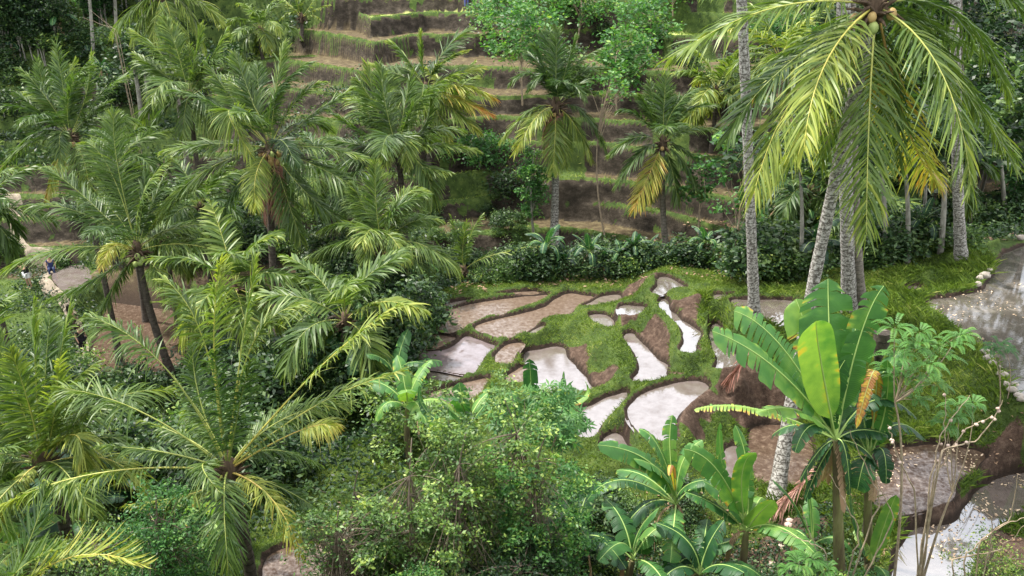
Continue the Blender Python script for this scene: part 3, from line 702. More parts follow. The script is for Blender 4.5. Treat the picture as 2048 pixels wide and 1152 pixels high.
# ------------------------------------------------------------ plant builders
Zax = np.array([0, 0, 1.0])
def unit(v):
    v = np.asarray(v, float); return v / (np.linalg.norm(v, axis=-1, keepdims=True) + 1e-12)
def bez(b, m, t_, n):
    c = 2 * m - 0.5 * (b + t_)
    t = np.linspace(0, 1, n)[:, None]
    return (1 - t) ** 2 * b + 2 * t * (1 - t) * c + t * t * t_
def frond_mesh(mb, b, m, t_, nl=45, ll=0.8, lw=0.045, v=0.4, droop=0.5, bare=0.16, roll=0.0, thick=0.03, rng=None, tipyellow=0.15, gaps=0.05, spread=1.0, rough=0.0):
    """one pinnate leaf: rachis on a curve b-m-t, leaflets down both sides"""
    P = bez(b, m, t_, 14)
    mb.tube(P, np.linspace(thick, thick * 0.15, 14) * 0.62, 5, v=min(1, 0.25 + v * 0.85), mat=1, cap=False)
    s = bare + (1 - bare) * (np.arange(nl) + 0.5) / nl
    L_tot = np.linalg.norm(np.diff(P, axis=0), axis=1).sum()
    tt = np.linspace(0, 1, 14)
    root = np.stack([np.interp(s, tt, P[:, i]) for i in range(3)], -1)
    Tg = np.gradient(P, axis=0)
    T = unit(np.stack([np.interp(s, tt, Tg[:, i]) for i in range(3)], -1))
    h = np.array([t_[0] - b[0], t_[1] - b[1], 0.0])
    if np.linalg.norm(h) < 1e-3: h = np.array([0, -1.0, 0])
    side0 = unit(np.cross(h, Zax))
    sd = side0 - (T @ side0)[:, None] * T
    sd = unit(sd)
    nn = np.cross(T, sd)
    nn = np.where((nn[:, 2:3] < 0), -nn, nn) if abs(T[:, 2].mean()) < 0.7 else nn
    for sign in (-1, 1):
        keep = rng.random(nl) > gaps
        k = int(keep.sum())
        if k == 0: continue
        r_, T_, s_, n_, ss = root[keep], T[keep], sd[keep] * sign, nn[keep], s[keep]
        ca, sa = math.cos(roll), math.sin(roll)
        lat = s_ * ca + n_ * sa * sign
        q = (ss - bare) / (1 - bare)
        prof = ll * (0.40 + 0.60 * np.sin(np.clip(q * 0.95 + 0.12, 0, 1) * pi) ** 0.7) * (0.9 - rough * .4 + (0.2 + rough * .5) * rng.random(k))
        ang = np.radians(28 + 38 * q + rng.normal(0, 5 + rough * 14, k)) / spread
        d = unit(lat * np.cos(ang)[:, None] + T_ * np.sin(ang)[:, None] + n_ * rng.normal(0.10, 0.12, (k, 1)))
        wdir = unit(T_ - (T_ * d).sum(1)[:, None] * d + 0.5 * n_ * rng.normal(0, 1, (k, 1)))
        K4 = np.array([0.0, 0.35, 0.7, 1.0]); wid = np.array([0.55, 1.0, 0.75, 0.08]) * lw
        dr = droop * (0.5 + 0.8 * rng.random(k)) * (1 - 0.35 * np.abs(T_[:, 2]))
        pts = r_[:, None, :] + d[:, None, :] * (K4[None, :, None] * prof[:, None, None])
        pts[:, :, 2] -= dr[:, None] * prof[:, None] * (K4[None, :] ** 2)
        # drooping pulls the tip in so the length stays about right
        pts[:, :, :2] -= (d[:, None, :2] * prof[:, None, None]) * (0.35 * dr[:, None, None] * (K4[None, :, None] ** 2.5)).clip(0, 0.6)
        a = pts - wdir[:, None, :] * wid[None, :, None] / 2
        c = pts + wdir[:, None, :] * wid[None, :, None] / 2
        V = np.stack([a, c], 2).reshape(-1, 3)
        i = np.arange(k)[:, None] * 8 + np.arange(3)[None, :] * 2
        f = np.stack([i, i + 1, i + 3, i + 2], -1).reshape(-1, 4)
        vv = v + rng.normal(0, 0.06, (k, 1)) + tipyellow * np.clip(q - 0.55, 0, 1)[:, None] * 1.6 + np.array([0, 0.0, 0.02, 0.08])[None, :]
        mb.add(V, f, np.repeat(vv, 2, axis=1).reshape(-1), 0.0, 0)

def palm(name, label, crown, base, fronds=(), auto=0, alen=3.4, ll=0.75, lw=0.05, nl=40, v=0.4, r=0.13, bark='bark_grey', nuts=0, seed=1, cat='palm tree',
         mid=None, droop=0.5, group=None, thick=0.03, yaw0=0.0, el=(78, -35), nutmat='nut', dead=0, flare=1.6, bare=0.16, autodroop=1.0, tipy=0.15, rough=0.25):
    """crown: 3-D point; base: 3-D ground point; fronds: (mid px, py, tip px, py, depth offset of the tip, v)"""
    rng = np.random.default_rng(seed)
    crown = np.asarray(crown, float); base = np.asarray(base, float)
    root = thing(name, base, label, cat, group)
    off = base
    if mid is None: mid = (crown + base) / 2 + rng.normal(0, 0.1, 3) * [1, 1, 0]
    n = 26
    P = bez(base - off - [0, 0, 0.25], np.asarray(mid) - off, crown - off, n)
    t = np.linspace(0, 1, n)
    rad = r * (0.82 + (flare - 0.82) * np.exp(-t * 12) + 0.18 * (1 - t)) * (1 + 0.05 * np.sin(np.arange(n) * 2.4))
    mb = MB(); mb.tube(P, rad, 10)
    mb.build('trunk', M[bark], root)
    C0 = crown - off
    # fibrous heart with old frond stubs
    mb = MB()
    mb.ball(C0 - [0, 0, 0.08], r * 1.25, squash=(1, 1, 2.4), seg=10, rings=8, rough=0.35, rng=rng)
    for k in range(26):
        a = rng.random() * 2 * pi; e = rng.uniform(-0.5, 0.9)
        d = np.array([math.cos(a) * math.cos(e), math.sin(a) * math.cos(e), math.sin(e)])
        p0 = C0 + d * r * 0.8 - [0, 0, rng.uniform(0, 0.3)]
        mb.tube([p0, p0 + d * r * 1.6, p0 + d * r * rng.uniform(2.4, 3.6) - [0, 0, 0.06]], [0.05, 0.035, 0.012], 5)
    mb.build('crown_fibre', M['fibre'], root)
    Yc = crown[1]
    for i, fr in enumerate(fronds):
        mx, my, tx, ty, dd, fv = fr[:6]
        bb = fr[6] if len(fr) > 6 else bare
        m_ = atY(mx, my, Yc + dd * 0.55) - off
        t_ = atY(tx, ty, Yc + dd) - off
        b_ = C0 + unit(m_ - C0) * r * 0.8
        mb = MB()
        LL = np.linalg.norm(m_ - b_) + np.linalg.norm(t_ - m_)
        dv = fv
        frond_mesh(mb, b_, m_, t_, nl=nl, ll=ll * min(1.15, max(0.45, LL / alen)), lw=lw, v=dv, droop=droop * rng.uniform(0.8, 1.2), roll=rng.uniform(-0.25, 0.25), rng=rng, thick=thick, bare=bb, tipyellow=tipy, rough=rough * rng.uniform(.4, 1.6), gaps=.05 + .2 * rough * rng.random())
        mb.build('frond', [M['palm'] if fv < 1.5 else M['deadfrond'], M['rachis']], root)
    for i in range(auto):
        q = (i + 0.5) / auto
        e = R(el[0] + (el[1] - el[0]) * q + rng.uniform(-8, 8))
        az = yaw0 + i * 2.39996 + rng.uniform(-0.25, 0.25)
        Lf = alen * rng.uniform(0.85, 1.1) * (0.8 + 0.2 * math.cos(q * 2))
        h = np.array([math.cos(az), math.sin(az), 0])
        d1 = h * math.cos(e) + Zax * math.sin(e)
        e2 = e - R(rng.uniform(18, 42)) * autodroop - R(18) * (1 - abs(math.sin(e))) * autodroop
        e2 = max(e2, R(-86))
        d2 = h * math.cos(e2) + Zax * math.sin(e2)
        b_ = C0 + d1 * r * 0.8
        m_ = b_ + d1 * Lf * 0.5; t_ = m_ + d2 * Lf * 0.5
        mb = MB()
        frond_mesh(mb, b_, m_, t_, nl=nl, ll=ll, lw=lw, v=v + rng.normal(0, 0.05) + 0.22 * max(0, q - 0.7), droop=droop * rng.uniform(0.7, 1.3), roll=rng.uniform(-0.3, 0.3), rng=rng, thick=thick, bare=bare, tipyellow=tipy, rough=rough * rng.uniform(.4, 1.6))
        mb.build('frond', [M['palm'], M['rachis']], root)
    for i in range(dead):
        az = rng.random() * 2 * pi
        h = np.array([math.cos(az), math.sin(az), 0])
        m_ = C0 + h * 0.45 + Zax * -alen * 0.3; t_ = C0 + h * 0.5 - Zax * alen * 0.75
        mb = MB(); frond_mesh(mb, C0 + h * r, m_, t_, nl=nl, ll=ll * 0.7, lw=lw * 0.7, v=0.4, droop=0.9, rng=rng, thick=thick * 0.8, gaps=0.3)
        mb.build('dead_frond', [M['deadfrond'], M['rachis']], root)
    for i in range(nuts):
        a = rng.uniform(pi, 2 * pi) if i % 4 else rng.random() * 2 * pi
        c = C0 + [math.cos(a) * (r + 0.10 + rng.random() * 0.12), math.sin(a) * (r + 0.16), -0.12 - rng.random() * 0.42]
        mb = MB(); mb.ball(c, 0.105 * rng.uniform(0.85, 1.1), squash=(1, 1, 1.18), seg=8, rings=6)
        mb.build('coconut', M[nutmat if rng.random() < 0.75 else 'greennut'], root)
    return root

def banana_leaf(mb, b, m, t_, width, v, rng, tears=10, cup=0.25, droop=0.25, petiole=0.14, twist=0.0, edgev=0.0, face=None, n=30):
    P = bez(b, m, t_, n + 1)
    tt = np.linspace(0, 1, n + 1)
    mb.tube(P, np.linspace(0.022, 0.004, n + 1) * (width / 0.6) ** 0.5, 5, v=0.35, mat=1, cap=False)
    T = unit(np.gradient(P, axis=0))
    h = np.array([t_[0] - b[0], t_[1] - b[1], 0.0])
    if np.linalg.norm(h) < 0.05: h = np.array([0.1, -1.0, 0])
    side0 = unit(np.cross(h, Zax)) if face is None else unit(np.cross(T[n // 2], unit(face)))
    sd = unit(side0 - (T @ side0)[:, None] * T)
    nn = np.cross(sd, T)
    nn = nn * np.sign(nn[:, 2:3].mean() + 1e-6)
    L_ = np.linalg.norm(t_ - b) * 1.05
    k0 = int(petiole * n)
    q = np.clip((tt - petiole) / (1 - petiole), 0, 1)
    prof = width / 2 * np.clip(np.sin(np.clip(q, 0, 1) ** 0.75 * pi) ** 0.5, 0, 1)
    prof = np.where(q > 0.5, width / 2 * np.sqrt(np.clip(1 - ((q - 0.5) / 0.5) ** 3.2, 0, 1)), prof)
    for sign in (-1, 1):
        cuts = set(rng.choice(np.arange(k0 + 2, n - 1), size=min(tears, n - k0 - 4), replace=False).tolist()) if tears else set()
        i = k0
        while i < n:
            j = i + 1
            while j < n and j not in cuts: j += 1
            g = rng.normal(0, 0.08 if tears else 0.02) + droop
            lenf = rng.uniform(0.80, 1.04) if tears else 1.0
            idx = np.arange(i, j + 1)
            K3 = np.array([0.0, 0.5, 1.0])
            wv = 0.02 * np.sin(idx * 1.7 + sign) * (1 if tears else 0.4)
            lat = sd[idx] * sign * math.cos(twist) + nn[idx] * math.sin(twist)
            shrink = np.zeros(len(idx))
            if j < n: shrink[-1] = 0.12; 
            d = unit(lat + T[idx] * 0.22)
            w = prof[idx] * lenf * (1 - shrink)
            pts = P[idx][:, None, :] + d[:, None, :] * (K3[None, :, None] * w[:, None, None])
            lift = cup * K3[None, :] * w[:, None] - (g + cup) * (K3[None, :] ** 2) * w[:, None] * 1.3 + wv[:, None] * K3[None, :] ** 2 * width
            pts = pts + nn[idx][:, None, :] * 0 + Zax[None, None, :] * (lift[:, :, None])
            if j < n: pts[-1, 1:] -= T[idx[-1]] * (L_ / n) * 0.35 * K3[1:, None]
            V = pts.reshape(-1, 3)
            m_ = len(idx)
            a = np.arange(m_ - 1)[:, None] * 3 + np.arange(2)[None, :]
            f = np.stack([a, a + 1, a + 4, a + 3], -1).reshape(-1, 4)
            vv = v + rng.normal(0, 0.03) + np.array([0.05, 0, edgev])[None, :] + np.zeros((m_, 1)) + np.where(rng.random((m_, 1)) < 0.10, np.array([0, .02, rng.uniform(.1, .4)])[None, :], 0) + (0.0 if rng.random() > 0.06 * (edgev > 0.05) else 0.2)
            mb.add(V, f, vv.reshape(-1), np.repeat(tt[idx] * L_, 3), 0)
            i = j

def banana(name, label, base, height, leaves=(), auto=7, alen=1.7, width=0.5, v=0.45, seed=1, group=None, stem_r=0.09, crown=None, tears=16, cat='banana plant', dead=1, n=22):
    rng = np.random.default_rng(seed)
    base = np.asarray(base, float)
    root = thing(name, base, label, cat, group)
    C0 = (np.array([0, 0, height]) + [rng.normal(0, 0.05), rng.normal(0, 0.05), 0]) if crown is None else np.asarray(crown, float) - base
    mb = MB()
    P = bez(np.array([0, 0, -0.2]), C0 * 0.5 + [rng.normal(0, .05), rng.normal(0, .05), 0], C0, 10)
    mb.tube(P, np.linspace(stem_r * 1.2, stem_r * 0.6, 10), 9)
    mb.build('stem', M['bstem'], root)
    for lf in leaves:
        mx, my, tx, ty, dd, wd, lv, tr = lf[:8]
        Yc = (C0 + base)[1]
        m_ = atY(mx, my, Yc + dd * 0.55) - base; t_ = atY(tx, ty, Yc + dd) - base
        mb = MB()
        face = lf[8] if len(lf) > 8 else None
        banana_leaf(mb, C0, m_, t_, wd, lv, rng, tears=tr, edgev=0.03 if lv < 0.7 else 0.1, cup=0.15, face=face, n=34)
        mb.build('leaf', [M['banana'] if lv < 1.4 else M['dryleaf'], M['midrib']], root)
    for i in range(auto):
        q = (i + 0.5) / auto
        e = R(80 - 75 * q + rng.uniform(-8, 8)); az = i * 2.39996 + seed + rng.uniform(-0.3, 0.3)
        Lf = alen * rng.uniform(0.8, 1.1)
        h = np.array([math.cos(az), math.sin(az), 0])
        d1 = h * math.cos(e) + Zax * math.sin(e)
        e2 = max(e - R(rng.uniform(35, 80)) * (0.4 + q), R(-75))
        d2 = h * math.cos(e2) + Zax * math.sin(e2)
        m_ = C0 + d1 * Lf * 0.52; t_ = m_ + d2 * Lf * 0.48
        mb = MB(); banana_leaf(mb, C0, m_, t_, width * rng.uniform(0.8, 1.1), v + rng.normal(0, 0.06) + 0.04, rng, tears=int(tears * (0.3 + 1.0 * q * rng.random())), n=n)
        mb.build('leaf', [M['banana'], M['midrib']], root)
    for i in range(dead):
        az = rng.random() * 2 * pi; h = np.array([math.cos(az), math.sin(az), 0])
        m_ = C0 + h * 0.25 - Zax * 0.25; t_ = C0 + h * 0.3 - Zax * alen * 0.7
        mb = MB(); banana_leaf(mb, C0, m_ + rng.normal(0, .05, 3), t_ + rng.normal(0, .08, 3), width * rng.uniform(.22, .4), 0.35 + .3 * rng.random(), rng, tears=13, droop=0.9, n=18)
        mb.build('dead_leaf', [M['dryleaf'], M['dryleaf']], root)
    return root

def leaf_cloud(mb, C, size, rng, v=0.5, vs=0.15, up=0.6, mat=0, aspect=0.5):
    n = len(C)
    d = unit(rng.normal(0, 1, (n, 3)) * [1, 1, 0.5])
    nrm = unit(rng.normal(0, 1, (n, 3)) + [0, 0, up * 2])
    s = unit(np.cross(d, nrm))
    L_ = size * (0.6 + 0.8 * rng.random((n, 1)))
    W_ = L_ * aspect / 2
    a = C; b = C + d * L_ * 0.5 + s * W_ - nrm * L_ * 0.05; c = C + d * L_ - nrm * L_ * 0.15; e = C + d * L_ * 0.5 - s * W_ - nrm * L_ * 0.05
    V = np.stack([a, b, c, e], 1).reshape(-1, 3)
    f = np.arange(n)[:, None] * 4 + np.arange(4)[None, :]
    vv = np.repeat(v + rng.normal(0, vs, n), 4)
    mb.add(V, f, vv, 0.0, mat)

def tree(name, label, base, height, rad, nleaf, leaf, mat, seed=1, v=0.5, trunk_r=0.07, ncl=40, group=None, bark='trunk', cat='tree', squash=0.8, low=0.45, lean=(0, 0), clr=0.28, aspect=0.5, forks=12, lz=0.5, topb=0.0, lobes=0, twr=0.4):
    rng = np.random.default_rng(seed)
    base = np.asarray(base, float)
    root = thing(name, base, label, cat, group)
    mb = MB()
    top = np.array([lean[0], lean[1], height])
    P = bez(np.array([0, 0, -0.2]), top * 0.5 + [rng.normal(0, .05 * height), rng.normal(0, .04 * height), 0], top * [1, 1, 0.93], 12)
    mb.tube(P, np.linspace(trunk_r, trunk_r * 0.3, 12), 7)
    cz = height * (low + (1 - low) * 0.5); hzr = height * (1 - low) * 0.5
    cc = []
    for i in range(ncl):
        d = unit(rng.normal(0, 1, 3)); q = rng.random() ** 0.4
        p = np.array([d[0] * rad * q, d[1] * rad * q, cz + d[2] * hzr * q]) + np.array([lean[0], lean[1], 0]) * lz
        cc.append(p)
    if lobes:
        LB = [(rng.uniform(-.75, .75) * rad, rng.uniform(-.7, .7) * rad, rng.uniform(.15, 1.0), rng.uniform(.28, .6)) for _ in range(lobes)]
        cc = []
        for i in range(ncl):
            lx, ly, lt, lr = LB[rng.integers(lobes)]
            zt = height * low + (height * (1 - low)) * lt
            q = rng.random() ** 0.6
            zz_ = height * low + (zt - height * low) * q
            d = rng.normal(0, 1, 2) * .5 * lr * rad * (0.5 + 0.5 * q)
            cc.append([lx * (.5 + .5 * q) + d[0], ly * (.5 + .5 * q) + d[1], zz_])
    cc = np.array(cc)
    for i in range(min(forks, ncl)):
        p = cc[i]; t0 = rng.uniform(max(0.15, low * 0.7), 0.9); b0 = P[int(t0 * 11)]
        mb.tube(bez(b0, (b0 + p) / 2 + [0, 0, 0.1 * rad], p, 6), np.linspace(trunk_r * twr, trunk_r * 0.08, 6), 5, cap=False)
    mb.build('trunk', M[bark], root)
    per = nleaf // ncl
    mb = MB()
    for i in range(ncl):
        r_ = clr * rad * rng.uniform(0.6, 1.4)
        pn = per if not topb else int(per * (1 - topb + 2 * topb * np.clip((cc[i][2] / height - low) / (1 - low), 0, 1)))
        C = cc[i] + rng.normal(0, 1, (pn, 3)) * [r_, r_, r_ * 0.6] * 0.6
        leaf_cloud(mb, C, leaf, rng, v=v + rng.normal(0, 0.1), aspect=aspect)
    mb.build('crown', M[mat], root)
    return root
# ------------------------------------------------------------ coconut palms
PL = lambda px, py, Y: atY(px, py, Y)
def under(p, dx=0, dy=0):
    return np.array([p[0] + dx, p[1] + dy, hz(p[0] + dx, p[1] + dy)])

# the tall palm on the right whose crown fills the top corner
c = PL(1752, 8, 16.8)
palm('coconut_palm', 'tall leaning coconut palm with yellow-ribbed drooping fronds in the top right corner', c, G(1552, 1000), mid=atY(1622, 590, 18.0),
     fronds=[(1540,18,1345,115,-0.6,.50),(1560,142,1458,270,-1.0,.30),(1652,125,1608,300,-2.4,.57),(1590,190,1508,390,-1.6,.57),(1738,240,1733,470,-2.0,.42),
             (1880,140,1942,372,-2.3,.50),(1905,30,2016,190,0.8,.34),(1935,-45,2075,60,-0.5,.40),(1915,165,2028,330,0.2,.36),(1818,262,1874,362,1.6,.74),
             (1625,245,1548,345,1.0,.55),(1700,150,1640,330,1.4,.4),(1850,90,1985,270,1.4,.38),(1600,-60,1420,-20,0.8,.4),(1690,-190,1600,-330,0.4,.4),(1790,-200,1860,-340,0.0,.4),
             (1880,-130,2040,-190,-0.5,.4),(1640,-130,1490,-190,-1.2,.45),(1745,-160,1745,-350,1.8,.35),(1660,60,1530,130,2.2,.36),(1830,40,1960,110,2.2,.36),(1780,160,1800,330,1.0,.38)],
     nl=84, ll=0.86, lw=0.042, alen=3.4, r=0.15, bark='bark_pale', nuts=5, seed=11, thick=0.042, droop=0.42, bare=0.13, tipy=0.12, nutmat='nut')

palm('coconut_palm', 'large coconut palm with a brown bunch of coconuts and a full crown', PL(540,295,31), G(562,762),
     mid=atY(545,520,31.2),
     fronds=[(500,190,470,108,0.8,.34),(552,180,568,88,0.6,.42),(470,205,415,128,0.6,.32),(425,208,342,182,-0.4,.34),(590,205,646,165,0.4,.36),(625,232,702,178,0.6,.34),
             (430,288,330,302,-0.8,.42),(405,345,312,442,-1.0,.42),(640,295,735,318,-0.6,.38),(638,335,722,382,-1.2,.40),(612,385,688,442,-1.0,.36),(512,350,512,415,-2.2,.58),
             (462,390,428,482,-0.8,.26),(575,400,603,482,-1.0,.36),(458,220,500,310,-1.6,.45),(565,282,590,330,-2.0,.10),(520,200,515,130,1.6,.3),(600,350,650,430,1.0,.3)],
     auto=4, el=(80,20), v=.33, droop=.4, nl=109, ll=1.05, lw=0.041, alen=3.6, r=0.15, bark='bark_dark', nuts=18, seed=12, thick=0.035, dead=2, nutmat='nut')
palm('coconut_palm', 'upright coconut palm with fanned blue-green fronds and a curled pale frond at its heart', PL(795,300,36), under(PL(795,300,36)),
     fronds=[(772,215,760,128,0.6,.32),(808,220,822,150,0.4,.30),(740,235,690,236,0.2,.28),(745,205,716,160,0.6,.36),(728,268,660,222,-0.5,.30),(850,250,858,180,0.6,.36),(860,262,925,262,0.3,.34),
             (865,290,950,300,-0.4,.42),(780,275,772,330,-1.8,.45),(810,275,812,335,-1.8,.42),(838,330,900,345,-1.2,.40),(735,320,690,372,-0.8,.34),(760,235,735,130,1.0,.36),(720,290,650,275,0.4,.34)],
     auto=6, droop=.36, nl=98, ll=1.34, lw=0.048, alen=3.8, r=0.15, bark='bark_dark', seed=13, el=(70,-30), v=.34)
palm('coconut_palm', 'tall coconut palm with orange-tipped fronds spreading to the right, behind the fanned blue-green palm', PL(852,178,45), under(PL(852,178,45)),
     fronds=[(845,120,842,66,0,.42),(812,115,782,84,0,.40),(880,130,932,102,0,.45),(905,150,962,136,0,.50),(920,172,986,196,-0.5,.62),(915,198,982,228,-0.6,.80),(900,215,955,262,-1,.50),(800,150,745,130,0,.42),(790,190,725,200,-0.4,.42),(830,215,790,275,-1.4,.40),(870,215,900,280,-1.2,.42)],
     auto=5, droop=.36, nl=85, ll=1.40, lw=0.059, alen=3.6, r=0.15, bark='bark_dark', seed=14, el=(70,-30), v=.42, tipy=.3)
palm('coconut_palm', 'low coconut palm with drooping fronds at the left end of the terraced plateau', PL(763,490,29), under(PL(763,490,29)),
     fronds=[(752,408,750,328,0.2,.44),(728,415,705,368,0.3,.42),(798,430,838,396,0.2,.36),(700,480,618,512,-0.6,.34),(708,448,640,462,0.0,.36),(840,488,914,540,-0.8,.46),(822,445,880,440,0.5,.40),
             (810,562,838,636,-1.2,.52),(718,540,690,612,-0.8,.38),(768,570,775,640,-1.4,.34),(778,470,812,520,-1.8,.48),(745,470,728,520,-1.8,.36),(740,440,690,405,0.8,.34),(800,400,848,380,1.2,.42),(735,560,725,640,0.6,.3),(800,540,850,600,1,.4)],
     auto=7, el=(75,-30), v=.36, nl=101, ll=1.10, lw=0.041, alen=3.0, r=0.14, bark='bark_dark', nuts=5, seed=15)
palm('coconut_palm', 'coconut palm with one long flat frond reaching left above the people on the path', PL(275,500,30), under(PL(330,640,30)),
     mid=atY(300,620,30),
     fronds=[(120,498,3,545,-1.0,.42),(160,425,52,412,0,.34),(170,395,95,338,0.4,.34),(235,330,228,228,0.8,.40),(222,345,172,285,0.6,.34),(285,400,292,345,0.6,.26),(330,425,402,368,0.2,.36),(385,490,480,528,-0.4,.44),
             (345,580,400,692,-0.6,.52),(195,555,100,598,0.4,.28),(228,492,204,535,-2.0,.66),(355,455,440,452,0.5,.4),(250,430,215,415,1.2,.30),(300,420,330,350,1.2,.30),(235,560,190,640,-0.4,.38)],
     auto=4, el=(80,20), droop=.4, v=.35, nl=104, ll=1.05, lw=0.041, alen=3.8, r=0.15, bark='bark_dark', nuts=7, seed=16, dead=0, nutmat='greennut')
palm('coconut_palm', 'dark green coconut palm with hanging yellow stalks at the far left edge', PL(140,272,37), under(PL(158,300,37)),
     fronds=[(128,185,112,92,0.4,.36),(92,195,42,138,0.2,.32),(78,222,30,185,0,.30),(62,222,2,215,-0.4,.28),(62,285,4,342,-0.6,.40),(195,198,254,152,0.2,.30),(205,222,256,262,-0.4,.30),(172,190,182,108,0.6,.34),(112,330,92,400,-1.0,.70),(170,330,182,420,-0.8,.48),
             (135,190,150,120,1,.42),(90,260,40,290,.6,.28),(120,270,124,330,-1.8,.28),(180,230,225,200,1,.3),(100,210,75,120,1,.3)],
     auto=4, el=(80,20), droop=.38, v=.34, nl=96, ll=1.15, lw=0.048, alen=4.0, r=0.14, bark='bark_dark', seed=17, nuts=3)
palm('coconut_palm', 'coconut palm with broad upright fronds in front of the jungle of thin pale trunks', PL(378,192,45), under(PL(378,192,45)),
     fronds=[(325,112,268,62,0,.44),(355,105,330,38,0.4,.42),(390,115,402,52,0.3,.42),(412,135,452,62,0.2,.38),(420,160,470,132,0,.34),(330,150,270,110,0,.36),(340,205,300,262,-1,.30),(415,205,455,250,-1,.30),(378,160,380,90,1,.4),(370,220,365,280,-1.5,.38)],
     auto=6, droop=.38, nl=85, ll=1.46, lw=0.059, alen=3.8, r=0.14, bark='bark_dark', seed=18, el=(70,-40), v=.36)
palm('coconut_palm', 'coconut palm whose pale fronds hang down from the top edge over the jungle', PL(325,-12,50), under(PL(325,-12,50)),
     fronds=[(275,10,228,62,0,.46),(292,22,262,80,-0.6,.42),(375,18,408,92,0,.48),(392,0,438,40,0,.46),(312,30,306,85,-1.2,.52),(340,30,352,95,-1.0,.5),(270,-40,215,-20,0,.4),(380,-45,440,-30,0,.4),(320,-70,318,-140,0,.4)],
     nl=78, ll=1.40, lw=0.063, alen=3.2, r=0.14, bark='bark_grey', seed=19)
g = G(605,76,60,90)
palm('coconut_palm', 'small young coconut palm standing alone on the upper terraces', atY(603,34,g[1]), g,
     fronds=[(580,12,556,-2,0,.5),(595,5,596,-40,0,.45),(622,8,640,-30,0,.45),(632,18,658,10,0,.5),(622,30,640,38,-.5,.55),(580,25,560,40,-.5,.5),(600,10,612,-30,.5,.4),(590,0,575,-35,0.3,.4)],
     nl=30, ll=0.8, lw=0.09, alen=2.6, r=0.14, bark='bark_dark', seed=20)
g = G(1108,484,36,60)
palm('coconut_palm', 'slender coconut palm with pink dead fronds on the middle of the hillside', atY(1112,212,g[1]), g,
     fronds=[(1066,150,1022,165,0,.26),(1085,125,1068,92,0,.24),(1112,135,1114,60,0.2,.26),(1135,130,1150,75,0,.26),(1160,150,1212,138,0,.30),(1092,150,1058,180,-.6,.26),(1060,222,1002,282,0,.40),(1072,235,1030,305,-1.4,.62),(1110,275,1106,345,-1.6,.50),(1165,225,1212,305,-.6,.34),
             (1160,185,1202,190,.6,.28),(1150,250,1185,320,-.8,.46),(1128,265,1130,330,-1,.44),(1100,110,1098,66,.8,.25),(1140,170,1170,200,-1.2,.3)],
     auto=4, el=(80,30), droop=.4, v=.26, nl=91, ll=1.0, lw=0.048, alen=3.2, r=0.2, bark='bark_pale', seed=21, nuts=6, dead=3)
g = G(1335,512,30,60)
palm('coconut_palm', 'dark coconut palm with a pale broken frond, right of the slender hillside palm', atY(1326,285,g[1]), g,
     fronds=[(1278,232,1238,222,0,.26),(1298,225,1280,192,0,.26),(1328,210,1332,150,0.2,.28),(1355,225,1380,180,.2,.28),(1370,225,1430,210,0,.32),(1372,262,1432,258,-.4,.34),(1282,305,1232,372,-.6,.32),(1300,345,1268,418,-1.2,.74),(1365,320,1402,385,-.6,.32),(1345,345,1356,405,-1,.28),(1270,275,1220,310,0,.28),(1310,220,1300,165,.8,.26),(1360,295,1410,330,.4,.3),(1312,350,1300,400,.4,.24)],
     auto=4, el=(80,30), droop=.4, v=.28, nl=85, ll=0.95, lw=0.048, alen=2.8, r=0.15, bark='bark_grey', seed=22, nuts=3)
# foreground palm, bottom left
c = PL(455, 940, 13.6)
palm('coconut_palm', 'foreground coconut palm with long bare yellow stalks and blown leaf tips, lower left', c, under(c, 0.15),
     fronds=[(428,712,442,522,-0.2,.46,.52),(410,690,330,560,0.3,.44,.5),(478,735,512,515,0.4,.50,.52),(500,700,600,610,0.6,.44,.5),(330,735,178,632,0.0,.40,.55),(285,825,120,776,0,.42,.55),(640,735,795,612,-0.3,.50,.42),
             (625,815,802,742,0.2,.54,.25),(590,865,668,850,-.3,.62,.55),(205,945,4,1010,-1.0,.54,.30),(330,905,195,892,-0.6,.40,.2),(392,985,250,1010,-1.0,.55,.3),(545,1000,602,1112,-1.4,.68,.1),(560,975,652,1030,0.0,.24,.12),
             (440,810,428,702,-0.9,.22,.12),(478,815,500,722,-0.6,.24,.12),(415,850,350,760,0.6,.34,.15),(380,880,280,840,0.8,.38,.15),(520,860,600,800,0.9,.34,.15),(405,930,440,985,-1.6,.38,.1),(540,900,640,930,1.0,.30,.15),(400,800,385,690,1,.3,.2)],
     auto=3, rough=.8, el=(60,-10), v=.36, nl=84, ll=0.68, lw=0.030, alen=2.9, r=0.13, bark='bark_dark', seed=23, thick=0.036, nuts=6, droop=0.62, flare=1.2, nutmat='greennut')
c = PL(85, 925, 15.5)
palm('coconut_palm', 'bushy coconut palm with an orange-brown heart at the left edge of the foreground', c, under(c, 0.0),
     fronds=[(72,760,68,600,0.3,.38),(110,770,140,615,.4,.38),(30,780,-15,660,.4,.36),(20,860,-60,800,0,.42),(165,835,232,775,0,.40),(38,965,0,1050,-1.2,.58),(55,800,20,700,-.4,.44),(150,870,170,950,-.8,.55),(105,850,118,720,-.6,.46),(0,930,-80,960,-.5,.4),(180,880,260,880,0.3,.3),(90,760,100,640,1.2,.32)],
     nl=84, ll=0.85, lw=0.038, alen=3.0, r=0.15, bark='bark_dark', seed=24, thick=0.034, droop=0.5, el=(75,-30), auto=10)
c = PL(-10, 1230, 10.5)
palm('coconut_palm', 'young palm with one bright arching frond across the bottom left corner', c, under(c, 0.0),
     fronds=[(130,1118,290,1132,-0.2,.62),(60,1080,90,980,0.8,.30),(-80,1130,-150,1100,0,.5),(20,1180,60,1260,-1,.5)], auto=2, el=(70,40),
     nl=58, ll=0.5, lw=0.03, alen=2.0, r=0.1, bark='bark_dark', seed=25, thick=0.03, droop=-0.25)
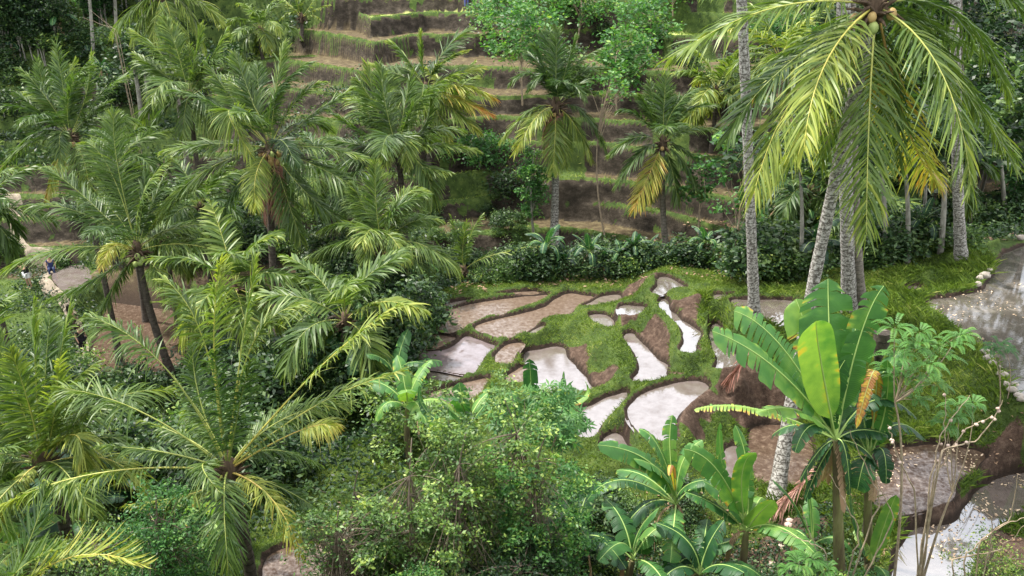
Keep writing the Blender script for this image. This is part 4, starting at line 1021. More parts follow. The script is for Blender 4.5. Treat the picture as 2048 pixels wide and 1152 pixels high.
# blue green crown tip poking in at the left edge
c = PL(-45, 790, 19)
palm('coconut_palm', 'palm beyond the left edge with blue-green leaf tips showing low on the left', c, under(c), fronds=[(-10,720,18,700,-.4,.12),(-5,770,40,760,-.6,.16),(-40,700,-30,620,0,.3),(-100,760,-160,720,0,.3),(-20,650,10,600,0,.45)], nl=44, ll=.8, lw=.04, alen=2.4, seed=26, bark='bark_dark')
# young palms
g = G(930,575,31,60)
palm('coconut_palm', 'trunkless young palm with upright fronds at the back edge of the plateau', g + [0,0,0.7], g,
     fronds=[(915,480,902,432,0,.36),(940,475,965,430,.2,.34),(900,520,872,480,0,.34),(980,512,1082,492,-.4,.50),(955,520,990,500,.2,.3),(925,500,935,440,-.4,.4)], nl=40, ll=.55, lw=.045, alen=2.0, r=.09, seed=27, bark='bark_dark')

# trunks on the right whose crowns are above the frame
def high_palm(label, base, pts, Yc, r, seed, bark='bark_pale', top=(0, -430)):
    g = G(*base)
    return palm('coconut_palm', label, atY(top[0], top[1], Yc), g, mid=atY(pts[0], pts[1], g[1] * 0.5 + Yc * 0.5), auto=13, el=(70, -5), alen=3.6, nl=34, lw=.06, ll=.8, r=r, bark=bark, seed=seed, v=.42, flare=1.35)
high_palm('pale blotched palm trunk rising straight beside the bright water, its crown above the frame', (1511, 640), (1492, 200), 21.5, .145, 31, top=(1463, -430))
high_palm('thick pale palm trunk of the close pair, the one leaning left', (1702, 625), (1690, 250), 21.0, .19, 32, top=(1684, -470))
high_palm('grey palm trunk of the close pair, darker and further right', (1728, 620), (1706, 300), 21.4, .15, 33, 'bark_grey', top=(1700, -560))
high_palm('pale palm trunk standing on the grass bank left of the big flooded paddy', (1925, 512), (1912, 200), 23.0, .16, 34, top=(1910, -460))
high_palm('thin grey palm trunk close behind the one on the grass bank', (1945, 470), (1925, 200), 26, .09, 35, 'bark_grey', top=(1915, -420))

# palms partly hidden behind the big crown, and others filling the grove on the left
for (px, py, Y, sd_, lab) in ((400,415,38,46,'shaded palm in the gap between the two big left palms'),(-45,430,34,47,'palm cut off by the left edge above the sandy path'),(660,365,41,48,'shaded palm between the coconut-laden palm and the fanned one'),
                              (235,330,42,49,'palm half hidden behind the upright fronds on the left'),(905,215,52,50,'far palm with yellowing fronds on the middle terraces'),(520,60,62,51,'distant pale palm at the foot of the upper terraces'),
                              (470,575,27,54,'palm with arching fronds in the middle of the left valley'),(330,475,40,55,'palm half seen below the coconut-laden palm on the left'),
                              (690,640,24,52,'small palm with low drooping fronds in the thicket left of the plateau'),
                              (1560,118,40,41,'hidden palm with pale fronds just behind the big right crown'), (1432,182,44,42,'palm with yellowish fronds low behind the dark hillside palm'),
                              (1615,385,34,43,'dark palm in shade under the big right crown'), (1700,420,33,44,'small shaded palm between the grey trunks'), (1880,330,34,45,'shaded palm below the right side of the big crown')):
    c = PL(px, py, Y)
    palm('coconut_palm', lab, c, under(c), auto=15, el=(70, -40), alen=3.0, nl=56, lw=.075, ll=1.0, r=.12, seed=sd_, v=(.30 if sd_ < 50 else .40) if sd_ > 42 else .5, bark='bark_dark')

# ------------------------------------------------------------ banana plants
c = PL(1672, 880, 12.6)
banana('banana_plant', 'big banana plant in the foreground with broad upright bright leaves, right of centre', under(PL(1690, 1150, 12.6)), 2, crown=c, stem_r=.10, auto=0, dead=4, seed=51,
  leaves=[(1642,725,1632,642,-1.0,.64,.60,0,(0,-1,.3)),(1660,690,1656,558,.5,.95,.46,8,(0,-1,.2)),(1625,700,1592,598,.6,.62,.62,6,(0,-1,.4)),(1572,705,1468,622,-.1,.66,.56,14,(0,-.7,1)),(1560,745,1424,662,-.6,.60,.54,9,(.2,-.7,1)),
          (1718,680,1768,572,.2,.58,.50,9,(0,-1,.2)),(1700,740,1712,640,.9,.5,.38,12),(1600,822,1512,826,-.6,.38,.66,9),(1510,818,1388,820,.4,.28,.70,26),(1610,770,1560,700,.9,.5,.36,10),
          (1745,775,1800,700,.6,.42,.40,10),(1660,800,1690,720,-.2,.42,.36,12,(-.4,-1,.2)),(1750,800,1832,835,.3,.40,.24,12),(1625,850,1590,905,-.6,.34,.30,10),(1640,790,1612,740,.2,.5,.34,14),(1640,900,1600,960,.1,.34,.28,12),(1700,830,1725,770,.9,.46,.3,14),(1655,780,1650,700,1.0,.6,.3,14),(1720,860,1775,870,.2,.36,.3,14),(1600,850,1545,870,.5,.38,.34,12),(1640,930,1610,1000,.0,.34,.22,14),(1730,900,1765,960,.1,.34,.26,14),(1690,900,1700,990,-.3,.3,.24,14)])
c = PL(1738, 915, 13.0)
banana('banana_plant', 'banana plant with dark torn leaves and one hanging orange-brown leaf, beside the big one', under(PL(1742, 1150, 13.0)), 2, crown=c, stem_r=.085, auto=2, v=.28, alen=1.0, dead=3, seed=52,
  leaves=[(1722,790,1718,690,.3,.42,.30,16),(1760,800,1790,705,.5,.45,.30,16),(1752,742,1712,858,-.6,.24,.88,26),(1690,830,1640,800,.4,.44,.26,14),(1790,850,1850,880,.4,.40,.28,14),(1765,900,1772,968,-.5,.36,.22,6),(1770,820,1775,720,-.3,.38,.48,14),(1700,870,1655,890,-.3,.30,.30,8)])
c = PL(1492, 1062, 13.0)
banana('banana_plant', 'banana plant at the bottom with wide leaves, one folded in shade, below the ringed trunk', under(c), 1.5, crown=c, stem_r=.09, auto=3, dead=1, seed=53,
  leaves=[(1438,945,1368,898,-.2,.46,.54,6,(0,-.8,.8)),(1484,950,1512,905,-.4,.36,.60,1,(0,-1,.2)),(1515,1030,1548,1000,-.3,.40,.58,0,(0,-1,.2)),(1430,1010,1370,985,.2,.40,.42,8),(1560,1065,1600,1110,-.6,.30,.60,5),(1450,960,1440,845,.5,.35,.55,7),(1420,1090,1340,1060,-.2,.42,.36,8),(1495,940,1470,850,.8,.3,.5,7)])
c = PL(1352, 1010, 13.6)
banana('banana_plant', 'banana plant with long striped leaves and a yellow dead patch, right of the big bush', under(c), 1.5, crown=c, stem_r=.09, auto=4, dead=2, seed=54,
  leaves=[(1300,925,1195,890,-.3,.42,.48,6,(0,-.7,1)),(1320,900,1278,858,.3,.34,.50,6),(1365,925,1405,880,.4,.36,.50,7),(1250,960,1175,1000,-.2,.36,.36,10),(1290,1010,1230,1090,-.5,.36,.22,6),(1375,970,1440,960,-.4,.34,.42,7),(1340,900,1345,830,.6,.32,.55,8),(1345,935,1338,952,-1.0,.12,.86,3)])
c = PL(1150, 1085, 13.2)
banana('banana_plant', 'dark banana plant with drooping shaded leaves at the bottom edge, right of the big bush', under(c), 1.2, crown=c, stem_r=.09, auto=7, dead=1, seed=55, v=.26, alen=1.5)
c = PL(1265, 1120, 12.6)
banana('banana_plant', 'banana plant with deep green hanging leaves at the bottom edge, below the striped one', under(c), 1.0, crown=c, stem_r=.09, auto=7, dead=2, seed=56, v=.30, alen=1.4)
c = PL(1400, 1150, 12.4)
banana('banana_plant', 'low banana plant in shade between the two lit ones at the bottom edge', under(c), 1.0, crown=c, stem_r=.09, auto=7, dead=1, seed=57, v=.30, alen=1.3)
c = PL(1625, 1090, 13.2)
banana('banana_plant', 'young banana plant with broad leaves below the big foreground stems', under(c), .8, crown=c, stem_r=.05, auto=4, dead=0, seed=58, v=.45, alen=.9, width=.36, leaves=[(1620,1000,1610,940,0,.3,.45,2),(1590,1010,1545,960,0,.28,.4,2)])
c = PL(1745, 1130, 12.8)
banana('banana_plant', 'young banana plant with one bright upright leaf beside the bottom pool', under(c), .6, crown=c, stem_r=.05, auto=2, dead=0, seed=59, v=.5, alen=.8, width=.32, leaves=[(1765,1060,1792,990,0,.34,.62,0,(0,-1,.2)),(1715,1060,1700,985,.3,.3,.36,2)])
c = PL(1060, 830, 17.5)
banana('banana_plant', 'banana plant with a round-tipped leaf standing in front of the lilac paddy', under(c), 1.2, crown=c, stem_r=.08, auto=2, dead=1, seed=60,
  leaves=[(1062,775,1058,718,-.1,.42,.34,5,(0,-1,.3)),(1110,795,1128,742,.2,.28,.36,4),(1160,800,1170,762,.4,.22,.6,5),(1020,800,990,770,.2,.36,.4,6)])
c = PL(935, 850, 17.5)
banana('banana_plant', 'banana plant with pale blue-green torn leaves left of the round-tipped one', under(c), 1.2, crown=c, stem_r=.08, auto=3, dead=0, seed=61, v=.5,
  leaves=[(925,800,918,765,.2,.42,.38,5,(0,-1,.3)),(900,820,878,795,-.2,.44,.50,6),(975,800,985,762,.2,.34,.38,6),(860,830,838,770,.4,.3,.4,6)])
# clump behind the left end of the plateau and at the left
for (px, py, Y, lab, v_, al, sd_) in ((725,755,24,'banana plant with blue-green leaves below the drooping palm',.34,1.7,62),(660,740,25,'banana plant with striped leaves at the far left of the plateau clump',.36,1.6,63),(790,760,22.5,'banana plant with a dead leaf at the left rim of the plateau',.40,1.5,64),
        (815,815,19,'banana plant with yellow-green leaf standing before the lowest left paddy',.52,1.3,65),(820,545,32,'thin banana plant with tattered pale leaves behind the drooping palm',.46,1.5,66),
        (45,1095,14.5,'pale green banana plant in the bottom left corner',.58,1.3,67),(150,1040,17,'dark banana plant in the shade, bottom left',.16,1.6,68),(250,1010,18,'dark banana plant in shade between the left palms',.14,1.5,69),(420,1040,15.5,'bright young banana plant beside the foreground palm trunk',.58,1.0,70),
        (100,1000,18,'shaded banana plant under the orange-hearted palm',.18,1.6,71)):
    c = PL(px, py, Y); u = under(c)
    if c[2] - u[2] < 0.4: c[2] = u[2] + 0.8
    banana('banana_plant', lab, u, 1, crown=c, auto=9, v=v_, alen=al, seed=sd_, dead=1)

# prototypes standing in the wood behind the plateau; later ones are copies
BPROT = []
for k in range(3):
    BPROT.append((.9 + 0.4 * k, 0.04 + 0.12 * k, 1.15 + 0.12 * k))  # leaf tone per prototype paints the row shade-dark, with some plants as if lit
spots = [(1130,560,0),(1175,560,1),(1090,565,2),(1205,562,0),(1262,560,1),(1235,568,2),(1340,560,0),(1405,565,2),(1060,572,1),(1290,545,0),(1440,560,2)]
labs = {0:'banana plants behind the plateau', 1:'banana plants under the palms on the right'}
prot = None
def plant_many(spots, group, labels, protos, smin=.75, smax=1.1, rng=random.Random(5), first=None, y0=11.0):
    for i, s in enumerate(spots):
        g = G(s[0], s[1], y0)
        k = s[2] % len(protos)
        p = protos[k]
        rz = rng.uniform(0, 6.28); sc = rng.uniform(smin, smax) * (s[3] if len(s) > 3 else 1)
        lb = labels[i] if isinstance(labels, list) else labels
        if not p.get('used'):
            o = p['o']; o.location = tuple(g); o.rotation_euler = (0, 0, rz); o.scale = (sc,) * 3; o['label'] = lb; o['group'] = group; p['used'] = True
        else:
            dup(p['o'], g, rz, sc, lb, group)
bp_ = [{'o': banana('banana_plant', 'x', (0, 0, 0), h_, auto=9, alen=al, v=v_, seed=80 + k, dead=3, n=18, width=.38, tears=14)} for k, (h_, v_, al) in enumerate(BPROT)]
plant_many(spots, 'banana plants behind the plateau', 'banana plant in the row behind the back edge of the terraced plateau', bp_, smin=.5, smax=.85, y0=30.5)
sp2 = [(1590,500,2,1.2),(1560,540,1),(1620,560,0,1.1),(1660,520,1),(1540,480,2,1.1),(1600,450,2,1.3),(1780,560,0,.8),(1830,530,1,.8),(1500,560,0,.8),(1740,540,2,.8),(1640,470,1,1.2)]
plant_many(sp2, 'banana plants under the palms on the right', 'banana plant among the undergrowth behind the bright square pond', bp_, y0=27.5)
sp3 = [(30,120,0,1.3),(70,100,1,1.3),(130,110,2,1.3),(20,60,1,1.2),(180,130,0,1.2),(90,60,2,1.2),(210,180,1,1.2),(330,160,0,1.2)]
plant_many(sp3, 'banana plants in the upper left jungle', 'far banana plant in the upper left jungle', bp_, y0=50)
# ------------------------------------------------------------ broadleaf trees and bushes
def tr(name, label, px, py, height, rad, n, leaf, mat, Y=None, **kw):
    b = G(px, py) if Y is None else under(atY(px, py, Y))
    return tree(name, label, b, height, rad, n, leaf, mat, **kw)
tr('leafy_tree','dense round leafy tree hugging the slender palm trunk',1068,472,4.6,.8,3600,.15,'leafA',seed=101,v=.42,low=.22,ncl=46,clr=.34)
# airy trees in the upper middle
for i,(px,py,h,r,n,lab,sd_) in enumerate(((1045,215,6.2,2.3,2600,'airy light green tree left of the slender palm crown',111),(1010,110,4.2,2.4,2200,'spreading light green tree at the top of the hillside',112),
        (1150,95,4.8,2.4,2400,'bright green tree reaching the top edge above the slender palm',113),(1235,230,5.0,2.1,2200,'light green tree right of the slender palm crown',114),
        (1290,120,4.2,2.3,2200,'bright green tree on the weedy slope near the top right',115),(1345,40,3.4,2.2,1800,'leafy tree on the top terrace left of the big palm',116),(1110,30,3,2,1500,'small leafy tree at the very top of the hillside',117))):
    tr('airy_tree',lab,px,py,h,r,n,.26,'leafA',seed=sd_,v=.50,low=.30,ncl=46,clr=.26,trunk_r=.06,bark='twigpale',forks=26)
tr('spreading_bush','low spreading bush on the terrace left of the round leafy tree',960,338,1.7,2.2,2400,.20,'leafA',seed=121,v=.40,low=.1,ncl=34,clr=.24)
tr('spreading_bush','low bush on the terrace below the palm with dead pink fronds',1010,400,1.5,1.6,1500,.18,'leafB',seed=122,v=.6,low=.1,ncl=24,clr=.3)
for (px,py,h,r,lab,sd_) in ((1395,500,4.6,1.0,'thin sapling with tiers of bright leaves before the right terraces',131),(1462,560,6.0,1.1,'thin tall sapling with leaf tiers left of the blotched trunk',132),(1210,470,8.0,1.2,'bare slanting pole-like tree right of the slender palm',133)):
    tr('sapling',lab,px,py,h,r,900 if sd_!=133 else 300,.2,'leafA',seed=sd_,v=.45,low=.35 if sd_!=133 else .8,ncl=22,clr=.28,trunk_r=.05,forks=20,bark='twigpale')
# foreground bush group
for (px,Y,h,r,n,mt,v_,sd_,lab) in (
   (720,12.8,3.8,1.2,13000,'leafC',.52,141,'small-leaved bush with a yellowish green left side beside the foreground palm'),
   (830,12.3,4.25,1.3,16000,'leafC',.48,142,'tall small-leaved bush with grey twigs showing below, left part of the big thicket'),
   (935,12.0,4.2,1.25,15000,'leafC',.46,152,'small-leaved twiggy bush with dark inside in the middle of the big thicket'),
   (1010,12.9,4.9,1.05,11000,'leafC',.60,153,'tallest small-leaved bush with lime leaves below the starry-leaved plant'),
   (1090,12.3,4.2,1.0,11000,'leafA',.50,143,'small-leaved bush of fresh green touching the striped banana leaves')):
    tr('bush',lab,px,1000,h,r,n,.075,mt,Y=Y,seed=sd_,v=v_,low=.04,ncl=300,clr=.12,forks=170,bark='twig',cat='bush',trunk_r=.03,topb=.45,lobes=14,twr=.25)
tr('bush','grey-brown twiggy bush with few leaves left below the big thicket',680,1060,2.9,.9,5000,.07,'leafC',Y=12.0,seed=144,v=.35,low=.05,ncl=260,clr=.2,forks=260,bark='twig',cat='bush',trunk_r=.03,lobes=6,twr=.3)
tr('bush','low bright yellow-green bush at the bottom edge in front of the big bushes',825,1150,1.5,.62,9000,.05,'leafA',Y=11.0,seed=145,v=.6,low=.05,ncl=90,clr=.25,forks=40,bark='twig',cat='bush',trunk_r=.03)
tr('bush','fresh green bush beneath the foreground palm crown on its left',325,1060,3.3,.85,13000,.06,'leafA',Y=12.3,seed=146,v=.40,low=.08,ncl=130,clr=.25,forks=80,bark='twig',cat='bush',trunk_r=.04)
tr('bush','dull green bush along the bottom edge left of the palm trunk',210,1130,1.9,1.0,9000,.06,'leafC',Y=12.6,seed=147,v=.45,low=.05,ncl=90,clr=.3,forks=50,bark='twig',cat='bush',trunk_r=.04)
tr('bush','green bush at the foot of the brown stream pool, bottom edge',560,1150,1.0,.6,4500,.05,'leafC',Y=12.2,seed=148,v=.45,low=.05,ncl=50,clr=.3,forks=30,bark='twig',cat='bush',trunk_r=.03)
tr('bush','bush of fresh leaves filling the bottom edge by the pale trunk',1030,1150,1.5,1.1,8000,.07,'leafB',Y=11.6,seed=149,v=.55,low=.05,ncl=80,clr=.3,forks=50,bark='twig',cat='bush',trunk_r=.04)
tr('bush','bright feathery bush at the bottom edge below the big banana stems',1720,1150,1.0,.55,7000,.05,'leafA',Y=11.6,seed=150,v=.6,low=.05,ncl=60,clr=.3,forks=30,bark='twig',cat='bush',trunk_r=.03)
tr('bush','straggly bush in the bottom right corner over the pool edge',1985,1140,1.7,.7,3800,.05,'leafC',Y=11.8,seed=151,v=.7,low=.05,ncl=60,clr=.3,forks=60,bark='twig',cat='bush',trunk_r=.03)
# cassava-like plant in the centre foreground: starry leaves
def star_plant(name, label, base, C, rng, mat, n, leaf, fingers=6, v=.5, cat='plant', stems=7, stemmat='twigpale'):
    root = thing(name, base, label, cat)
    mb = MB()
    for i in range(stems):
        p = C[rng.integers(len(C))]
        mb.tube(bez(np.array([rng.normal(0,.08),rng.normal(0,.08),-.1]), p*[.4,.4,.55], p, 9), np.linspace(.028,.008,9), 5)
    mb.build('stem', M[stemmat], root)
    mb = MB()
    for i in range(n):
        p = C[rng.integers(len(C))] + rng.normal(0, 1, 3) * [.14, .14, .10]
        up = unit(rng.normal(0, .45, 3) + [0, -.35, 1.0])
        a = unit(np.cross(up, rng.normal(0, 1, 3))); b = np.cross(up, a)
        a0 = rng.random() * 6.28; vv = v + rng.normal(0, .12)
        for k in range(fingers):
            an = a0 + k * 2 * pi * 0.82 / fingers
            d = a * math.cos(an) + b * math.sin(an)
            s = np.cross(up, d); l = leaf * rng.uniform(.8, 1.15)
            V = [p, p + d*l*.5 + s*l*.11 + up*l*.08, p + d*l - up*l*.12, p + d*l*.5 - s*l*.11 + up*l*.08]
            mb.add(V, [[0,1,2,3]], [vv+.06, vv, vv-.05, vv])
    mb.build('foliage', M[mat], root)
    return root
rng = np.random.default_rng(7)
bY = 14.6
b0 = under(atY(1060, 850, bY))
CC = np.array([atY(px, py, bY + rng.uniform(-.5,.5)) - b0 for px, py in ((1000,815),(1030,800),(1065,800),(1100,790),(1130,800),(1150,835),(1120,850),(1080,850),(1040,850),(1010,850),(1140,870),(1090,825),(1060,870),(1110,880))])
star_plant('cassava_bush','bright green plant with starry leaves in front of the lilac paddy, centre',b0,CC,rng,'leafA',330,.20,v=.52)

# feathery sprigs on the right
def sprig_plant(label, bpx, bpy, bY, tips, seed, v=.8, leafl=.055):
    rng = np.random.default_rng(seed)
    b0 = under(atY(bpx, bpy, bY))
    root = thing('feathery_shrub', b0, label, 'shrub')
    mb = MB(); ml = MB(); first = True
    for (tx, ty, dd, size) in tips:
        p = atY(tx, ty, bY + dd) - b0
        cen = atY(tips[0][0], tips[0][1] + 150, bY) - b0
        if first:
            mb.tube(bez(np.array([0,0,-.1]), cen*[.45,.45,.6] + rng.normal(0,.06,3), cen, 10), np.linspace(.028,.014,10), 6); first = False
        mb.tube(bez(cen, cen*.5+p*.5 + rng.normal(0,.06,3), p, 8), np.linspace(.013,.005,8), 5)
        for j in range(11):
            a = j * 2.4; el = rng.uniform(-.2, .6)
            d = np.array([math.cos(a)*math.cos(el), math.sin(a)*math.cos(el), math.sin(el)])
            q = p + d * .04
            L_ = size * rng.uniform(.7, 1.1)
            P = bez(q, q + d*L_*.55 + [0,0,.03], q + d*L_ - [0,0,.06], 12)
            ml.tube(P, .003, 3, v=v, cap=False)
            T = unit(np.gradient(P, axis=0)); sdv = unit(np.cross(T, Zax))
            for sgn in (-1, 1):
                r_ = P[1:]; d2 = unit(sdv[1:]*sgn + T[1:]*.5); k = len(r_)
                lw = .014; ll_ = leafl * np.sin(np.linspace(.5, 2.7, k))[:, None] + .012
                V = np.stack([r_, r_ + d2*ll_*.5 + T[1:]*lw, r_ + d2*ll_, r_ + d2*ll_*.5 - T[1:]*lw], 1).reshape(-1, 3)
                ml.add(V, np.arange(k)[:, None]*4 + np.arange(4)[None, :], v + rng.normal(0, .05))
    mb.build('stem', M['twigpale'], root); ml.build('foliage', M['leafA'], root)
sprig_plant('feathery shrub with lime green tips right of the big banana leaves', 1800, 1120, 12.4,
    [(1790,655,0,.3),(1835,690,.2,.3),(1790,715,-.2,.32),(1845,745,0,.34),(1905,690,.2,.34),(1920,672,.3,.26),(1880,715,.3,.34),(1815,760,.1,.34),(1860,730,-.2,.3),(1830,800,.2,.3),(1780,740,.3,.3),(1870,770,.3,.28),(1810,700,.3,.3),(1840,665,.3,.24)], 171, v=.62)
sprig_plant('thin feathery shrub with one bright tuft above the brown right paddy', 1850, 1130, 12.6, [(1905,835,0,.3),(1918,812,.2,.28),(1945,810,.3,.24),(1890,850,-.1,.24)], 172, v=.60)
sprig_plant('low feathery shrub with lime leaves at the bottom edge', 1610, 1160, 11.4, [(1600,1130,0,.26),(1620,1120,.1,.26),(1580,1145,.1,.2),(1650,1140,0,.22)], 173, v=.66)
sprig_plant('feathery seedling on the near edge of the big flooded paddy', 2000, 740, 17.2, [(1998,690,0,.3),(2012,700,.1,.3),(1985,700,0,.25)], 174, v=.4)

# bare twigs with pale buds
def bud_shrub(label, bpx, bpy, bY, stems, seed, bud='pinkstone'):
    rng = np.random.default_rng(seed)
    b0 = under(atY(bpx, bpy, bY))
    root = thing('bare_shrub', b0, label, 'shrub')
    mb = MB(); FL = []
    for st, buds in stems:
        P = [atY(x, y, bY + .15 * math.sin(i + seed)) - b0 for i, (x, y) in enumerate(st)]
        P = np.array([b0 * 0 + [rng.normal(0,.05), 0, -.1]] + P)
        t = np.linspace(0, len(P)-1, 24)
        Q = np.stack([np.interp(t, range(len(P)), P[:, k]) for k in range(3)], -1)
        Q[1:-1] += rng.normal(0, .012, (22, 3))
        mb.tube(Q, np.linspace(.018, .005, 24), 5)
        for k in range(buds):
            q = Q[rng.integers(9, 24)] + rng.normal(0, .02, 3)
            mf = MB(); mf.ball(q, .026, seg=7, rings=5, squash=(1.2, .9, 1.1), rough=.5, rng=rng); FL.append(mf)
    mb.build('stem', M['twigpale'], root)
    for mf in FL: mf.build('flower', M[bud], root)
bud_shrub('bare branching shrub with small pale pink flowers in front of the right paddies', 1840, 1160, 12.0,
  [([(1870,950),(1890,880),(1890,790)],4),([(1870,950),(1930,860),(1985,830)],7),([(1880,900),(1955,880),(1990,835),(2005,800)],5),([(1830,980),(1790,900),(1775,850)],5),([(1860,960),(1880,870),(1940,790)],2)], 181)
bud_shrub('thin crossing bare stems between the banana plants at the bottom', 1690, 1165, 11.8, [([(1720,1060),(1660,950)],0),([(1760,1000),(1700,860)],0),([(1640,1120),(1600,1010)],0),([(1790,1040),(1740,930)],1),([(1650,1100),(1560,1060)],0)], 182)
bud_shrub('bare arching branches over the pool in the bottom right corner', 1960, 1170, 11.4, [([(1960,1080),(2020,1040),(2035,950)],0),([(1930,1110),(1990,1060),(2060,1030)],0),([(1900,1120),(2000,1100),(2050,1050)],0),([(1980,1100),(1985,1040),(1960,1010)],1)], 183)
bud_shrub('bare grey branches sticking out of the jungle beside the pale trunks, upper left', 260, 140, 48, [([(230,60),(180,20)],0),([(235,60),(165,35)],0),([(230,70),(200,30)],0)], 184)

# broken branching tree stump on the left of centre
g = G(632, 735, 20)
b0 = g; root = thing('dead_tree', g, 'dark forked dead tree with broken limbs left of the plateau', 'dead tree')
mb = MB()
def pp(x, y, dy=0.0): return atY(x, y, g[1] + dy) - b0
mb.tube(np.array([[0,0,-.2], pp(634,690), pp(630,650), pp(636,620)]), [.17,.15,.13,.08], 8)
mb.tube(np.array([pp(633,648), pp(655,640,-.3), pp(680,628,-.4)]), [.11,.08,.04], 7)
mb.tube(np.array([pp(632,645), pp(618,615,.3), pp(612,580,.4)]), [.09,.05,.03], 7)
mb.tube(np.array([pp(634,625), pp(652,612,.3), pp(662,608,.3)]), [.08,.07,.05], 7)
mb.build('trunk', M['bark_dark'], root)
# pale trunk in the centre foreground and the dark stump behind the banana leaf
g = under(atY(1045, 1150, 12.9)); root = thing('dead_tree', g, 'bare pale brown trunk standing in the big thicket at the bottom', 'dead tree')
mb = MB(); b0 = g
mb.tube(np.array([[0,0,-.2], atY(1048,1050,12.9)-b0, atY(1052,960,12.9)-b0, atY(1050,900,12.9)-b0]), [.085,.08,.075,.05], 9); mb.build('trunk', M['fibre'], root)
g = under(atY(1765, 900, 13.4)); root = thing('rotten_stump', g, 'dark furry rotten banana stump standing up behind the dead orange leaf', 'stump')
mb = MB(); b0 = g
mb.tube(np.array([[0,0,-.2], atY(1768,780,13.4)-b0, atY(1756,720,13.4)-b0, atY(1762,692,13.4)-b0, atY(1766,664,13.4)-b0]), [.05,.05,.06,.13,.15], 10); mb.build('trunk', M['bark_dark'], root)
# fallen dry fronds
def lying_frond(label, b, m, t_, seed, v=.5):
    rng = np.random.default_rng(seed)
    B, Mm, Tt = [G(*p) + [0, 0, .25] for p in (b, m, t_)]
    root = thing('fallen_frond', B, label, 'dead frond')
    mb = MB(); frond_mesh(mb, B*0, Mm-B+[0,0,.15], Tt-B, nl=60, ll=.55, lw=.03, v=v, droop=.45, spread=.5, rng=rng, bare=.05)
    mb.build('leaflets', [M['deadfrond'], M['deadfrond']], root)
lying_frond('fallen reddish palm frond lying beside the foot of the ringed trunk', (1655,945), (1600,1000), (1540,1052), 191, .6)
lying_frond('fallen reddish palm frond on the mud bank left of the big banana leaves', (1505,715), (1480,755), (1450,790), 192, .3)

# ------------------------------------------------------------ jungle: prototypes and their copies
TP = []
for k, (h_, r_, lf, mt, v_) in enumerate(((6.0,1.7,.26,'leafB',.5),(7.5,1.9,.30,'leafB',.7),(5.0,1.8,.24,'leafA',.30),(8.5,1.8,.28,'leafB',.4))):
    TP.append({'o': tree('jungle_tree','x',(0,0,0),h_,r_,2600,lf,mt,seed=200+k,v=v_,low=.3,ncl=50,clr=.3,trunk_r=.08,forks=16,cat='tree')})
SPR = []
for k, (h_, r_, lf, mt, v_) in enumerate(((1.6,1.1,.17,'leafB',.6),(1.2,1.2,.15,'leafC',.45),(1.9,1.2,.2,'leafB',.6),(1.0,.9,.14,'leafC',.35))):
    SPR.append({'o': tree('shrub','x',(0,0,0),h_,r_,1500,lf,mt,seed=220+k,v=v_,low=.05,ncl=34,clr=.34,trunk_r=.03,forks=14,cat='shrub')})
rg = random.Random(77)
def scatter(n, x0, x1, ya, yb, kinds, s0=1.0, slope=0.0):
    return [(rg.uniform(x0, x1), 0, rg.randrange(kinds), s0 * rg.uniform(.8, 1.25), rg.uniform(ya, yb)) for _ in range(n)]
def strew(n, x0, x1, ya, yb, protos, group, label, s0=1.0, y0=11.0, cond=None):
    out = []
    tries = 0
    while len(out) < n and tries < n * 8:
        tries += 1
        px = rg.uniform(x0, x1); py = rg.uniform(ya, yb)
        g = G(px, py, y0)
        if terrain(np.array([g[0]]), np.array([g[1]]))[1][0] < 0.35: continue
        if cond and not cond(px, py): continue
        out.append((px, py, rg.randrange(len(protos)), s0))
    plant_many(out, group, label, protos, y0=y0, rng=rg)
strew(40, -60, 470, 15, 150, TP, 'jungle trees on the upper left slope', 'leafy jungle tree on the upper left slope', .8, 50, cond=lambda x, y: y < 165 - x * .3)
strew(26, -40, 420, 90, 235, SPR, 'shrubs of the upper left jungle', 'shrub at the lower edge of the upper left jungle', 1.2, 50)
strew(20, 1690, 2120, 300, 480, TP, 'jungle trees behind the grey trunks', 'dark jungle tree in the wood behind the grey palm trunks', .95, 28)
strew(18, 1690, 2120, 60, 300, TP, 'trees on the upper right slope', 'leafy tree on the upper right slope behind the big palm crown', .9, 45)
strew(60, 1490, 2100, 440, 575, SPR, 'shrubs under the wood on the right', 'dark shrub in the undergrowth behind the bright pond', 1.0, 27, cond=lambda x, y: y < 600 - (x - 1780) * .5 if x > 1780 else True)
strew(60, 830, 1490, 535, 574, SPR, 'shrubs along the back of the plateau', 'shrub in the thicket behind the back edge of the plateau', .7, 30.5)
strew(16, 860, 1060, 430, 500, SPR, 'shrubs on the weedy step left of the slender palm', 'shrub on the weedy slope left of the slender palm', .5, 36)
strew(42, 570, 850, 500, 740, SPR, 'shrubs below the drooping palm', 'shrub in the thicket left of the terraced plateau', 1.0, 20)
strew(46, -20, 620, 730, 1000, SPR, 'shrubs in the left valley', 'shrub on the shaded valley floor at the left', 1.1, 15)
strew(12, -20, 560, 420, 560, SPR, 'shrubs on the far left terraces', 'shrub on the far left terraces behind the path', .9, 40)
strew(26, 1060, 1420, 1000, 1160, SPR, 'shrubs under the banana plants', 'dark shrub under the banana plants at the bottom', .5, 11)
strew(16, 560, 820, 770, 900, SPR, 'shrubs behind the big bush', 'shrub between the big bush and the plateau', .8, 14)
strew(16, 1130, 1480, 90, 250, SPR, 'shrubs on the bright weedy slope', 'bright shrub on the weedy slope above the dark palm', .9, 45)

strew(7, 1500, 1690, 60, 180, TP, 'trees on the slope behind the bright pond', 'leafy tree on the slope far behind the bright pond', .7, 36)
strew(34, 230, 700, 400, 600, SPR, 'shrubs among the trunks of the left grove', 'shrub among the palm trunks of the left grove', 1.0, 26)
